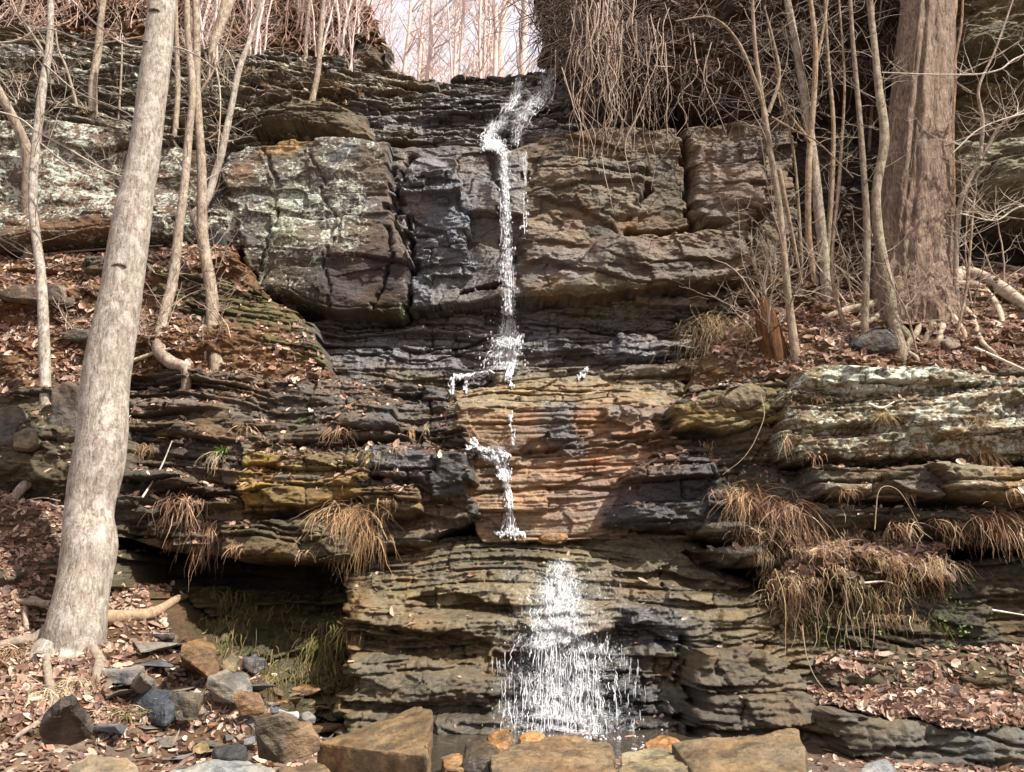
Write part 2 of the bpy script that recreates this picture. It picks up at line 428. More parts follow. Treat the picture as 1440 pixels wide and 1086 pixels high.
zone('cliff_wall', [(980, 200, 10.9), (1080, 195, 10.9), (1085, 290, 10.6), (1050, 305, 10.55), (985, 308, 10.6), (975, 260, 10.8)], st=dict(BIG, tmin=.4, tmax=.8), rough=(.08, .025), fac=.6, rd=(.1, .1), col=(.16, .125, .10), wet=.35)
# shale recess below the wall
zone('shale_recess', [(395, 420, 11.0), (440, 430, 11.0), (575, 435, 11.0), (590, 425, 11.0), (645, 422, 11.0), (735, 408, 11.0), (900, 392, 11.05), (1050, 380, 11.1), (1085, 378, 11.1), (1080, 450, 10.9), (1080, 520, 10.6), (960, 545, 10.4), (640, 570, 10.3), (430, 540, 10.3), (420, 465, 10.95)], ctrl=[(700, 470, 10.9), (850, 460, 10.95), (550, 475, 10.85)], st=dict(BED, amp=.07), st2=THIN, rough=(.08, .03), rd=(.04, .06), col=(.115, .10, .088), cvar=.6, wet=.75, moss=.12)
zone('shale_recess', [(735, 462, 10.75), (790, 470, 10.65), (832, 480, 10.65), (845, 498, 10.6), (760, 500, 10.55), (728, 495, 10.6)], st=THIN, rough=(.05, .02), col=(.08, .075, .075), wet=.8)
zone('shale_recess', [(842, 488, 10.6), (880, 476, 10.6), (955, 478, 10.6), (985, 490, 10.5), (920, 502, 10.4), (850, 500, 10.45)], st=THIN, rough=(.05, .02), col=(.10, .10, .11), wet=.95)
zone('shale_recess', [(690, 518, 10.5), (760, 512, 10.45), (820, 515, 10.4), (900, 508, 10.4), (990, 500, 10.4), (1010, 530, 10.2), (900, 532, 10.25), (690, 548, 10.2)], st=THIN, rough=(.06, .03), rd=(.15, .15), col=(.17, .14, .10), wet=.6)
# tan and orange shelf
SH = dict(st=dict(tmin=.12, tmax=.3, wmin=1.2, wmax=3, amp=.014, crack=.03, warp=.06), st2=dict(FINE, amp=.007, crack=.014), fac=.4)
zone('rock_shelf', [(600, 560, 10.1), (640, 546, 10.3), (700, 540, 10.3), (830, 524, 10.4), (930, 528, 10.4), (985, 540, 10.3), (960, 570, 9.6), (800, 578, 9.5), (650, 584, 9.5), (610, 575, 9.7)], rough=(.05, .03), st=dict(THIN, amp=.05), col=(.30, .235, .155), wet=.6)
zone('rock_shelf', [(640, 573, 9.55), (800, 568, 9.45), (970, 565, 9.5), (960, 640, 9.4), (880, 760, 9.3), (690, 760, 9.3), (660, 700, 9.35), (650, 640, 9.45)], **SH, rough=(.05, .012), rd=(.03, .04), col=(.27, .19, .13), wet=.6)
zone('rock_shelf', [(735, 630, 9.36), (790, 585, 9.4), (860, 570, 9.35), (925, 580, 9.35), (915, 640, 9.3), (860, 640, 9.32), (790, 640, 9.3)], st=BLOCK, rough=(.06, .05), rd=(.15, .1), col=(.16, .13, .11), wet=.6)
# left ledge
zone('rock_ledge', [(120, 515, 9.6), (250, 520, 9.5), (330, 520, 9.5), (440, 533, 9.6), (560, 528, 9.8), (645, 548, 9.8), (662, 580, 9.3), (668, 690, 9.1), (690, 725, 9.1), (620, 745, 9.0), (560, 770, 8.9), (480, 786, 8.75), (400, 791, 8.7), (300, 786, 8.7), (200, 766, 8.8), (120, 750, 8.9)],
     ctrl=[(300, 600, 9.2), (450, 610, 9.2), (580, 600, 9.4), (300, 700, 8.9), (450, 700, 8.9), (600, 690, 9.15)], st=BLOCK, st2=THIN, rough=(.12, .035), col=(.11, .09, .07), cvar=.7, wet=.5)
zone('rock_ledge', [(160, 555, 9.2), (250, 560, 9.2), (340, 575, 9.2), (430, 590, 9.2), (540, 585, 9.3), (560, 610, 9.0), (440, 622, 8.9), (300, 615, 8.9), (160, 600, 8.95)], st=BED, st2=FINE, rough=(.08, .03), col=(.14, .115, .09), cvar=.5)
zone('rock_ledge', [(335, 618, 8.85), (400, 625, 8.8), (500, 640, 8.9), (520, 690, 8.8), (420, 720, 8.65), (335, 720, 8.7)], st=BLOCK, st2=THIN, rough=(.08, .04), rd=(.07, .07), col=(.19, .15, .09), cvar=.4)
zone('rock_ledge', [(475, 565, 9.1), (550, 560, 9.15), (560, 590, 9.0), (540, 600, 8.95), (478, 592, 8.95)], rough=(.04, .02), rd=(.1, .1), col=(.14, .12, .10))
zone('rock_ledge', [(500, 625, 8.95), (560, 622, 9.0), (600, 640, 9.0), (600, 675, 8.95), (505, 670, 8.9)], st=dict(BLOCK, amp=.05), rough=(.04, .03), rd=(.08, .1), col=(.075, .07, .072), wet=.8)
zone('rock_ledge', [(598, 640, 8.98), (655, 632, 9.0), (668, 690, 8.95), (600, 692, 8.92)], rough=(.03, .02), rd=(.06, .08), col=(.06, .056, .052), wet=.5)
zone('rock_ledge', [(505, 682, 8.75), (580, 680, 8.8), (590, 715, 8.7), (540, 722, 8.68), (505, 715, 8.7)], st=dict(THIN, amp=.02), rough=(.04, .02), rd=(.08, .08), col=(.17, .15, .115))
zone('rock_ledge', [(160, 660, 8.85), (240, 655, 8.8), (330, 690, 8.75), (330, 760, 8.6), (250, 768, 8.6), (160, 740, 8.7)], st=BED, rough=(.06, .03), col=(.10, .088, .07))
zone('rock_ledge', [(300, 735, 8.6), (420, 730, 8.55), (480, 745, 8.6), (475, 784, 8.5), (400, 788, 8.5), (300, 782, 8.5)], st=THIN, rough=(.05, .03), col=(.13, .105, .07), cvar=.5)
# hollow and mossy slope under the left ledge
zone('hollow', [(120, 740, 10.3), (720, 740, 10.3), (560, 850, 9.9), (480, 845, 9.9), (300, 835, 9.9), (120, 830, 9.6)], st=BED, rough=(.1, .03), col=(.03, .025, .02))  # deep shade under the ledge is put into this near-black colour
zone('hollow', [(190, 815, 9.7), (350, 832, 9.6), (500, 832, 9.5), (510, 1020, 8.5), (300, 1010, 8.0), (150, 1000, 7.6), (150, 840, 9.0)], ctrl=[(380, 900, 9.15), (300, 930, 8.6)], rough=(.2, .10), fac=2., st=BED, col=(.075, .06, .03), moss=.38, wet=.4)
# lower shale apron
zone('shale_apron', [(470, 800, 9.2), (560, 757, 9.3), (700, 747, 9.35), (860, 745, 9.35), (970, 745, 9.3), (1020, 790, 9.0), (1110, 840, 8.7), (1210, 950, 8.0), (1240, 1120, 7.4), (470, 1120, 7.5), (480, 960, 8.0), (485, 880, 8.5)],
     ctrl=[(700, 820, 8.75), (700, 900, 8.4), (700, 1000, 8.05), (900, 900, 8.4), (900, 1000, 8.0), (560, 900, 8.4), (560, 1000, 7.95), (1050, 950, 8.05)],
     st=dict(tmin=.09, tmax=.2, wmin=.8, wmax=2.6, amp=.10, crack=.06, warp=.14, dip=-.02), st2=dict(THIN, tmin=.03, tmax=.07, amp=.035, crack=.025), rough=(.08, .03), col=(.145, .118, .074), cvar=.6, wet=.6)
zone('shale_apron', [(490, 835, 8.62), (560, 845, 8.6), (640, 860, 8.55), (740, 850, 8.5), (860, 850, 8.5), (870, 905, 8.3), (760, 912, 8.25), (690, 906, 8.25), (640, 895, 8.3), (560, 905, 8.3), (490, 895, 8.35)], st=dict(BED, amp=.06, wmin=1), st2=FINE, rough=(.06, .03), col=(.165, .13, .08), cvar=.5, wet=.55)
zone('shale_apron', [(490, 920, 8.1), (600, 925, 8.1), (690, 945, 8.1), (700, 985, 7.95), (600, 990, 7.9), (490, 985, 7.9)], st=dict(BED, amp=.07, wmin=1), st2=FINE, rough=(.06, .03), col=(.14, .115, .078), cvar=.5, wet=.5)
zone('shale_apron', [(965, 905, 7.95), (1060, 900, 8.0), (1150, 960, 7.8), (1200, 1020, 7.5), (1200, 1100, 7.3), (965, 1100, 7.45)], st=dict(BED, amp=.08, wmin=.8), st2=FINE, rough=(.06, .03), col=(.115, .095, .066), cvar=.5, wet=.45)
zone('shale_apron', [(870, 835, 8.75), (960, 850, 8.7), (1060, 870, 8.5), (1080, 900, 8.3), (980, 905, 8.2), (900, 880, 8.4)], st=dict(BED, amp=.06), st2=FINE, rough=(.06, .03), col=(.14, .115, .077), wet=.5)
# right ledge
zone('rock_ledge', [(920, 605, 9.3), (955, 560, 9.4), (1000, 540, 9.3), (1120, 522, 9.2), (1160, 505, 9.2), (1440, 515, 8.9), (1900, 530, 8.8), (1900, 790, 8.2), (1440, 770, 8.3), (1200, 750, 8.6), (1060, 765, 8.7), (960, 745, 9.0), (845, 745, 9.15), (880, 690, 9.2), (900, 650, 9.25)], st=BLOCK, st2=THIN, rough=(.1, .04), col=(.11, .098, .078), cvar=.7, lich=.2)
zone('rock_ledge', [(860, 680, 9.1), (900, 640, 9.12), (1000, 640, 8.95), (1020, 740, 8.8), (950, 745, 8.85), (852, 738, 9.0)], st=BLOCK, rough=(.06, .03), col=(.05, .048, .046), wet=.5, cvar=.6)
zone('rock_ledge', [(945, 570, 9.15), (1000, 545, 9.1), (1100, 540, 8.9), (1110, 590, 8.8), (1060, 600, 8.8), (950, 605, 9.0)], st=dict(BED, amp=.06), rough=(.08, .04), rd=(.07, .07), col=(.20, .165, .10), lich=.12)
zone('rock_ledge', [(1115, 520, 8.75), (1150, 506, 8.7), (1300, 510, 8.6), (1440, 525, 8.5), (1900, 540, 8.4), (1900, 640, 8.1), (1440, 640, 8.2), (1330, 645, 8.3), (1120, 645, 8.45), (1105, 580, 8.6)], st=BLOCK, st2=FINE, rough=(.1, .05), col=(.24, .205, .145), cvar=.45, lich=.40)
zone('rock_ledge', [(1150, 508, 8.62), (1300, 512, 8.5), (1345, 525, 8.45), (1330, 548, 8.4), (1200, 545, 8.45), (1150, 535, 8.5)], st=THIN, rough=(.06, .03), col=(.25, .23, .18), lich=.56)
zone('rock_ledge', [(1290, 560, 8.4), (1420, 545, 8.3), (1600, 560, 8.2), (1600, 620, 8.1), (1440, 618, 8.15), (1300, 610, 8.25)], st=BLOCK, rough=(.08, .05), rd=(.07, .07), col=(.26, .22, .16), lich=.45)
zone('rock_ledge', [(1150, 655, 8.4), (1300, 655, 8.3), (1330, 700, 8.2), (1200, 702, 8.3), (1150, 695, 8.35)], st=dict(BED, amp=.06), rough=(.06, .04), rd=(.07, .07), col=(.17, .15, .12), lich=.2)
zone('rock_ledge', [(1310, 655, 8.1), (1400, 652, 8.05), (1600, 650, 8.0), (1600, 705, 7.9), (1420, 705, 7.95), (1340, 690, 8.05)], st=dict(BED, amp=.05), rough=(.08, .04), rd=(.07, .07), col=(.27, .22, .155), lich=.2)
zone('rock_ledge', [(1010, 705, 8.75), (1200, 705, 8.45), (1300, 712, 8.3), (1600, 715, 8.0), (1600, 765, 7.95), (1350, 745, 8.15), (1200, 738, 8.35), (1020, 748, 8.7)], st=dict(BED, amp=.06), st2=FINE, rough=(.05, .03), col=(.12, .11, .085))
zone('rock_ledge', [(985, 765, 8.85), (1060, 762, 8.6), (1100, 800, 8.5), (1020, 792, 8.75)], rough=(.04, .03), rd=(.1, .1), col=(.15, .14, .12), wet=.4)
# right bank below the ledge
zone('rocky_bank', [(1090, 800, 8.7), (1440, 780, 8.5), (1900, 790, 8.4), (1900, 1000, 7.6), (1440, 960, 7.8), (1200, 950, 7.9), (1110, 860, 8.4)], st=dict(BED, amp=.07), st2=FINE, rough=(.12, .05), col=(.10, .085, .06), moss=.2)
zone('rocky_bank', [(1110, 760, 8.4), (1250, 748, 8.4), (1330, 765, 8.3), (1345, 830, 8.1), (1300, 850, 8.15), (1200, 880, 8.1), (1120, 850, 8.25)], ctrl=[(1230, 800, 8.25)], rough=(.2, .10), fac=2., rd=(.3, .25), col=(.085, .062, .035), moss=.3, lit=.55)
zone('rocky_bank', [(1150, 925, 7.95), (1300, 915, 7.8), (1900, 920, 7.7), (1900, 990, 7.1), (1440, 985, 7.2), (1190, 975, 7.55)], st=dict(BED, amp=.05), rough=(.08, .04), col=(.11, .095, .065), moss=.3, lit=.5)
zone('rocky_bank', [(1165, 985, 7.6), (1300, 970, 7.4), (1900, 965, 7.2), (1900, 1035, 6.55), (1440, 1018, 6.85), (1200, 1012, 7.1)], rough=(.06, .03), col=(.12, .08, .05), lit=1.0)
zone('rocky_bank', [(1195, 1014, 7.1), (1440, 1020, 6.8), (1900, 1035, 6.5), (1900, 1300, 6.2), (1240, 1300, 6.6), (1215, 1070, 6.9)], st=dict(BED, amp=.05, wmin=1.2), st2=FINE, rough=(.08, .04), col=(.105, .10, .085), wet=.3)
# right platform with leaves and trees
zone('leafy_slope', [(985, 545, 9.4), (1010, 480, 9.9), (1050, 430, 10.3), (1200, 395, 10.7), (1330, 385, 10.7), (1440, 370, 10.8), (1900, 340, 11), (1900, 545, 8.75), (1440, 530, 8.75), (1160, 515, 8.95), (1120, 530, 9.0)], ctrl=[(1250, 470, 9.5), (1400, 460, 9.4)], rough=(.12, .05), rd=(.3, .15), col=(.15, .095, .06), lit=1.0)
zone('leafy_slope', [(1040, 420, 10.4), (1050, 355, 10.9), (1130, 330, 11.1), (1230, 325, 11.2), (1245, 420, 10.3), (1150, 430, 10.2)], st=dict(BED, amp=.08), rough=(.1, .05), col=(.14, .10, .065), lit=.6)
zone('leafy_slope', [(1235, 400, 10.5), (1300, 370, 10.6), (1340, 375, 10.5), (1440, 385, 10.2), (1500, 440, 9.8), (1330, 460, 9.6), (1250, 450, 9.8)], rough=(.15, .06), rd=(.35, .3), col=(.16, .12, .08), lit=.6, moss=.1)
# wall right of the falls, in the corner behind the trees
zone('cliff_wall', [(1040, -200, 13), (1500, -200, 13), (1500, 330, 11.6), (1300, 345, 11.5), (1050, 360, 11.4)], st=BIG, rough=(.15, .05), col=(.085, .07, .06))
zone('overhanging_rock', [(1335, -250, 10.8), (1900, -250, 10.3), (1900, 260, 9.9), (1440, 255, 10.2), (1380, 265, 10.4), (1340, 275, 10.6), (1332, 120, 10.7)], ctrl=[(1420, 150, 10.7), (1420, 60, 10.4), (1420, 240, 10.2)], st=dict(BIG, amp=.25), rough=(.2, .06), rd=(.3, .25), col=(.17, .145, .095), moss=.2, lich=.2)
zone('overhanging_rock', [(1335, 195, 10.45), (1440, 185, 10.1), (1700, 180, 10), (1700, 255, 9.9), (1440, 252, 10.0), (1385, 262, 10.2), (1335, 265, 10.4)], rough=(.08, .03), rd=(.2, .15), col=(.21, .20, .15), lich=.25, moss=.15)
zone('overhanging_rock', [(1335, 270, 10.75), (1440, 275, 10.55), (1700, 270, 10.4), (1700, 300, 10.4), (1440, 297, 10.5), (1340, 290, 10.7)], rough=(.05, .03), col=(.20, .18, .13), lich=.25)
# brushy bank that hangs over the wall
zone('brushy_bank', [(752, -300, 14.5), (1350, -300, 13.5), (1345, 60, 11.9), (1230, 120, 11.3), (1120, 165, 11.0), (1000, 150, 11.0), (900, 135, 11.2), (830, 120, 11.6), (785, 95, 12.6), (756, 70, 13.0)], ctrl=[(950, 60, 11.2), (1100, 50, 11.1), (850, 0, 12.2)], rough=(.3, .1), rd=(.5, .5), col=(.075, .05, .035))
# left slope
zone('leafy_slope', [(-500, 345, 10.9), (0, 352, 10.8), (110, 352, 10.8), (220, 345, 10.8), (310, 325, 10.8), (345, 365, 10.6), (385, 425, 10.4), (435, 455, 10.3), (455, 535, 9.7), (330, 525, 9.45), (160, 525, 9.4), (100, 560, 9.2), (-500, 560, 9.1)], ctrl=[(200, 430, 10.1), (50, 450, 10.0)], rough=(.14, .05), rd=(.2, .1), col=(.16, .10, .062), lit=.9)
zone('leafy_slope', [(300, 380, 10.35), (350, 400, 10.3), (440, 450, 10.2), (450, 515, 9.8), (400, 500, 9.75), (320, 480, 9.75), (240, 440, 9.9), (210, 395, 10.2), (225, 365, 10.4)], st=dict(THIN, dip=-.18, amp=.07), rough=(.1, .03), col=(.125, .108, .065), moss=.1, lit=.15)
zone('leafy_slope', [(120, 355, 10.5), (205, 350, 10.4), (215, 385, 10.2), (125, 385, 10.3)], st=THIN, rough=(.05, .03), col=(.12, .11, .09))
zone('rock_ledge', [(-500, 545, 9.0), (40, 550, 9.0), (130, 545, 9.1), (170, 600, 8.9), (170, 760, 8.5), (-500, 760, 8.4)], st=dict(BLOCK, tmin=.25, tmax=.5), rough=(.15, .05), rd=(.07, .07), col=(.115, .10, .075), cvar=.6, lich=.18, lit=.15)
zone('leafy_bank', [(-500, 690, 8.5), (0, 690, 8.5), (90, 720, 8.5), (150, 785, 8.6), (185, 830, 8.6), (240, 862, 8.3), (255, 905, 7.9), (330, 1000, 7.0), (330, 1120, 6.4), (-500, 1120, 5.9)], ctrl=[(80, 800, 8.0), (60, 900, 7.2), (180, 860, 7.9), (160, 940, 7.2), (60, 1000, 6.5)], rough=(.14, .05), rd=(.25, .1), col=(.11, .075, .05), lit=.8)
zone('leafy_bank', [(-500, 760, 8.25), (100, 765, 8.2), (150, 785, 8.35), (155, 830, 8.2), (100, 840, 7.9), (-500, 850, 7.6)], st=BED, rough=(.1, .04), col=(.105, .09, .06), moss=.15, lit=.25)

# grooves
def groove(pix, Y, w, dep):
    pts = [P(u, v, Y) for u, v in pix]
    for a, b in zip(pts[:-1], pts[1:]):
        lo_x, hi_x = min(a[0], b[0]) - .4, max(a[0], b[0]) + .4; lo_z, hi_z = min(a[2], b[2]) - .4, max(a[2], b[2]) + .4
        i0, i1 = np.searchsorted(gx, (lo_x, hi_x)); j0, j1 = np.searchsorted(gz, (lo_z, hi_z)); sl = (slice(j0, j1), slice(i0, i1))
        x, z = WX[sl], WZ[sl]
        ex, ez = b[0] - a[0], b[2] - a[2]; L = ex * ex + ez * ez + 1e-9
        t = np.clip(((x - a[0]) * ex + (z - a[2]) * ez) / L, 0, 1)
        d = np.hypot(x - a[0] - t * ex, z - a[2] - t * ez)
        Yg[sl] = np.where(Yg[sl] < 50, Yg[sl] + dep * np.exp(-(d / w) ** 2), Yg[sl])
groove([(969, 120), (966, 200), (968, 330)], 10.8, .05, .30)
groove([(575, 205), (560, 260), (578, 330), (577, 440)], 10.6, .035, .2)
groove([(555, 225), (553, 300), (548, 380), (530, 440)], 10.6, .03, .12)
groove([(905, 222), (912, 260), (895, 285)], 10.7, .03, .15)
groove([(690, 215), (712, 300), (716, 410)], 10.8, .05, .1)
groove([(880, 322), (930, 322), (970, 315)], 10.6, .04, .25)
groove([(760, 235), (830, 240), (905, 245)], 10.8, .02, .08)
groove([(660, 690), (780, 685), (880, 690)], 9.3, .02, .07)
groove([(660, 640), (760, 632), (930, 622)], 9.4, .02, .08)
groove([(1455, 215), (1400, 225), (1340, 300)], 10.2, .03, .1)
groove([(375, 200), (390, 300), (370, 395)], 10.7, .025, .08)
groove([(430, 205), (470, 300), (460, 440)], 10.6, .02, .06)
groove([(690, 905), (560, 890), (490, 880)], 8.3, .03, .15)
groove([(972, 905), (970, 1030)], 8.0, .06, .3)

def recess(poly, Y, dep, soft=.03, tol=1.):
    """a piece of bed that has fallen out"""
    pl = np.array([P(u, v, Y) for u, v in poly])[:, (0, 2)]
    i0, i1 = np.searchsorted(gx, (pl[:, 0].min() - .2, pl[:, 0].max() + .2)); j0, j1 = np.searchsorted(gz, (pl[:, 1].min() - .2, pl[:, 1].max() + .2)); sl = (slice(j0, j1), slice(i0, i1))
    d = sdf(pl, WX[sl], WZ[sl]); k = sstep(0, soft, d) * dep * (1 + .5 * f2[sl]) * (np.abs(Yg[sl] - Y) < tol)
    Yg[sl] += k
recess([(690, 911), (755, 917), (800, 900), (868, 880), (935, 893), (962, 906), (970, 950), (968, 1050), (700, 1050), (694, 960)], 8.3, .2, .06)
recess([(485, 886), (560, 894), (640, 902), (692, 908), (690, 930), (600, 922), (485, 912)], 8.35, .17)
recess([(490, 988), (700, 988), (700, 1006), (490, 1004)], 8.0, .14)
recess([(560, 842), (640, 838), (735, 848), (735, 862), (600, 860)], 8.6, .12)
recess([(870, 800), (990, 808), (1060, 830), (1050, 842), (940, 822), (870, 812)], 8.9, .15)
recess([(960, 766), (1010, 772), (1060, 806), (1100, 836), (1060, 838), (1000, 800)], 8.9, .3)
recess([(500, 700), (590, 718), (660, 722), (680, 738), (560, 745), (500, 738)], 8.9, .12)
recess([(560, 592), (655, 600), (662, 640), (600, 636)], 9.2, .10)
recess([(180, 668), (330, 690), (330, 712), (180, 700)], 8.75, .15)
recess([(1125, 640), (1320, 640), (1320, 656), (1125, 656)], 8.4, .22)
recess([(1130, 600), (1280, 585), (1285, 606), (1140, 622)], 8.4, .16)
recess([(1140, 700), (1600, 703), (1600, 716), (1140, 714)], 8.3, .2)
recess([(890, 318), (970, 312), (965, 330), (900, 328)], 10.6, .3)
recess([(700, 655), (780, 600), (785, 660), (720, 668)], 9.4, .07)
recess([(725, 410), (900, 396), (1060, 382), (1060, 404), (900, 421), (730, 437)], 11.15, .55, .02, .42)
recess([(420, 436), (578, 440), (578, 459), (420, 455)], 11.1, .45, .02, .42)
recess([(578, 426), (640, 424), (735, 410), (735, 436), (640, 448), (582, 450)], 11.1, .45, .02, .42)
def stain_or_sheen(u, v, Y, ru, rv, col, k=1., wet=None, moss=None, lich=None, hard=.5):
    p = P(u, v, Y); a = P(u + ru, v, Y); b = P(u, v + rv, Y)
    rx, rz = abs(a[0] - p[0]), abs(b[2] - p[2])
    i0, i1 = np.searchsorted(gx, (p[0] - 1.8 * rx, p[0] + 1.8 * rx)); j0, j1 = np.searchsorted(gz, (p[2] - 1.8 * rz, p[2] + 1.8 * rz)); sl = (slice(j0, j1), slice(i0, i1))
    d = np.hypot((GX[sl] - p[0]) / rx, (GZ[sl] - p[2]) / rz) + .35 * f1[sl] + .25 * fbm(GX[sl] * 5, GZ[sl] * 2.5, 4, int(u + v))
    f = k * (1 - sstep(1 - hard, 1 + hard, d))
    own = np.abs(Yg[sl] - Y) < 1.2
    f = f * own
    if col is not None:
        lum = COL[sl].mean(-1, keepdims=True) / (COL[sl][own].mean() + 1e-6) if own.any() else 1
        COL[sl] = COL[sl] * (1 - f[..., None]) + np.array(col, np.float32) * np.clip(lum, .5, 1.6) * f[..., None]
    for arr, val in ((WET, wet), (MOS, moss), (LIC, lich)):
        if val is not None: arr[sl] = arr[sl] * (1 - f) + val * f

OR = (.34, .185, .085)
stain_or_sheen(845, 705, 9.4, 70, 40, (.10, .095, .10), .7, wet=.8)
stain_or_sheen(800, 600, 9.5, 40, 45, (.09, .085, .085), .8, wet=.7)
stain_or_sheen(830, 592, 9.4, 25, 22, OR, .8)
stain_or_sheen(780, 690, 9.4, 90, 60, (.30, .195, .125), .5)
stain_or_sheen(890, 640, 9.4, 50, 45, (.31, .185, .115), .7)
stain_or_sheen(690, 600, 9.5, 30, 30, (.30, .22, .13), .7)
stain_or_sheen(720, 700, 9.4, 22, 60, (.34, .235, .15), .5)
stain_or_sheen(700, 735, 9.3, 40, 14, (.10, .08, .07), .6)
stain_or_sheen(355, 670, 8.8, 25, 55, (.27, .19, .08), .7)
stain_or_sheen(440, 680, 8.8, 40, 30, (.25, .19, .11), .6)
stain_or_sheen(630, 330, 10.8, 40, 90, (.095, .10, .12), .8, wet=.9)  # blue-grey sky sheen on the wet wall, put into the colour
stain_or_sheen(600, 250, 10.9, 45, 40, (.12, .12, .13), .7, wet=.8)  # upper part of the painted sky sheen on this wet wall
stain_or_sheen(715, 300, 10.9, 22, 110, (.10, .09, .08), .7, wet=.9)
stain_or_sheen(790, 370, 10.6, 50, 25, (.15, .14, .14), .7, wet=.8)
stain_or_sheen(500, 400, 10.6, 70, 45, (.09, .07, .062), .9, lich=.12)
stain_or_sheen(540, 330, 10.6, 25, 120, (.09, .075, .07), .8, lich=.05)
stain_or_sheen(450, 290, 10.7, 60, 60, (.21, .19, .15), .4, lich=.5)
stain_or_sheen(400, 330, 10.8, 30, 70, (.20, .21, .15), .5, lich=.48)
stain_or_sheen(340, 250, 10.9, 25, 30, (.22, .14, .09), .5, lich=.1)
stain_or_sheen(400, 210, 10.9, 40, 16, (.30, .22, .13), .8, lich=.15)
stain_or_sheen(150, 280, 10.9, 60, 60, (.20, .16, .13), .5, lich=.52)
stain_or_sheen(40, 230, 10.9, 60, 50, (.20, .16, .13), .5, lich=.54)
stain_or_sheen(120, 330, 10.9, 100, 18, (.18, .11, .07), .8, lich=.2)
stain_or_sheen(850, 440, 11, 60, 25, (.10, .085, .05), .7, moss=.5)
stain_or_sheen(570, 455, 11, 50, 18, (.06, .055, .03), .7, moss=.5)
stain_or_sheen(570, 525, 10.3, 40, 12, (.12, .10, .04), .5, moss=.6)
stain_or_sheen(500, 480, 10.8, 60, 30, (.10, .10, .11), .6, wet=.9)  # sky reflection on the wet shale, painted as blue-grey
stain_or_sheen(620, 490, 10.8, 90, 30, (.12, .115, .125), .6, wet=.9)  # wider patch of the same painted sky reflection
stain_or_sheen(780, 780, 9.1, 180, 25, (.21, .18, .11), .5, moss=.1, wet=.6)
stain_or_sheen(640, 800, 9.0, 90, 25, (.19, .15, .10), .4)
stain_or_sheen(815, 975, 8.5, 125, 75, (.032, .03, .028), .92, wet=.9)
stain_or_sheen(880, 980, 8.1, 70, 60, (.05, .047, .042), .8, wet=.8)
stain_or_sheen(700, 1010, 8.0, 200, 22, (.05, .045, .035), .8, wet=.6)
stain_or_sheen(925, 880, 8.5, 55, 35, (.045, .045, .046), .85, wet=.9)
stain_or_sheen(1000, 1000, 7.8, 50, 50, (.07, .06, .045), .7)
stain_or_sheen(560, 960, 8.0, 50, 50, (.10, .085, .06), .5)
stain_or_sheen(660, 150, 12.3, 70, 45, (.07, .062, .06), .7, wet=.9)
stain_or_sheen(450, 140, 12, 80, 25, (.10, .075, .05), .6, lich=.05)

lumc = COL.mean(-1, keepdims=True); COL = np.clip(lumc + (COL - lumc) * 1.4, .008, 1) * .60; COL = COL.astype(np.float32)
# the lip: nothing above it
cover = Yg < 50
# ------------------------------------------------------------------ mesh pieces by zone
idx = np.arange(NZ * NX).reshape(NZ, NX)
names = []
for z_ in ZONES:
    if z_ not in names: names.append(z_)
gid_of = np.array([names.index(z_) for z_ in ZONES])
G = np.where(OWN >= 0, gid_of[np.clip(OWN, 0, None)], -1)
fc = cover[:-1, :-1] & cover[1:, :-1] & cover[:-1, 1:] & cover[1:, 1:]
FG = np.where(fc, G[:-1, :-1], -1)
quads = np.stack((idx[:-1, :-1], idx[:-1, 1:], idx[1:, 1:], idx[1:, :-1]), -1)
allV = np.stack((GX, Yg, GZ), -1).reshape(-1, 3)
TERR = {
 'shaded_rock_face': ('dark rock face in shade behind the ledges and trees', 'rock face'),
 'hillside': ('brown hillside with dead leaves above the thin rock beds', 'hillside'),
 'layered_cliff_top': ('thin dark layered rock beds at the top of the waterfall', 'cliff'),
 'cliff_wall': ('tall massive brown rock wall with pale lichen behind the long thin drop', 'cliff'),
 'shale_recess': ('dark wet shale beds set back under the massive wall', 'rock face'),
 'rock_shelf': ('orange and tan rock shelf in the middle of the waterfall', 'rock shelf'),
 'rock_ledge': ('dark blocky rock ledges flanking the orange shelf', 'rock ledge'),
 'hollow': ('black mossy hollow under the left rock ledge', 'hollow'),
 'shale_apron': ('olive brown finely layered rock under the lowest fall', 'rock face'),
 'rocky_bank': ('dark mossy bank of rock and leaves below the right ledge', 'bank'),
 'leafy_slope': ('slopes of fallen brown leaves that carry the saplings', 'slope'),
 'leafy_bank': ('leaf strewn bank at the foot of the big leaning tree', 'bank'),
 'overhanging_rock': ('greenish overhanging rock behind the thick furrowed tree', 'rock'),
 'brushy_bank': ('dark bank of earth and brush overhanging the rock wall', 'bank'),
}
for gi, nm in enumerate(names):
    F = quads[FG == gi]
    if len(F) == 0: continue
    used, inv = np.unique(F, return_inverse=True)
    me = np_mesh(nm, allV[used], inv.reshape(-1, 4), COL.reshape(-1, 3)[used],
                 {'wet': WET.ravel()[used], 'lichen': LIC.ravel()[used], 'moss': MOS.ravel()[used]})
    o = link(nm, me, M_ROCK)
    tag(o, *TERR[nm], kind='structure')

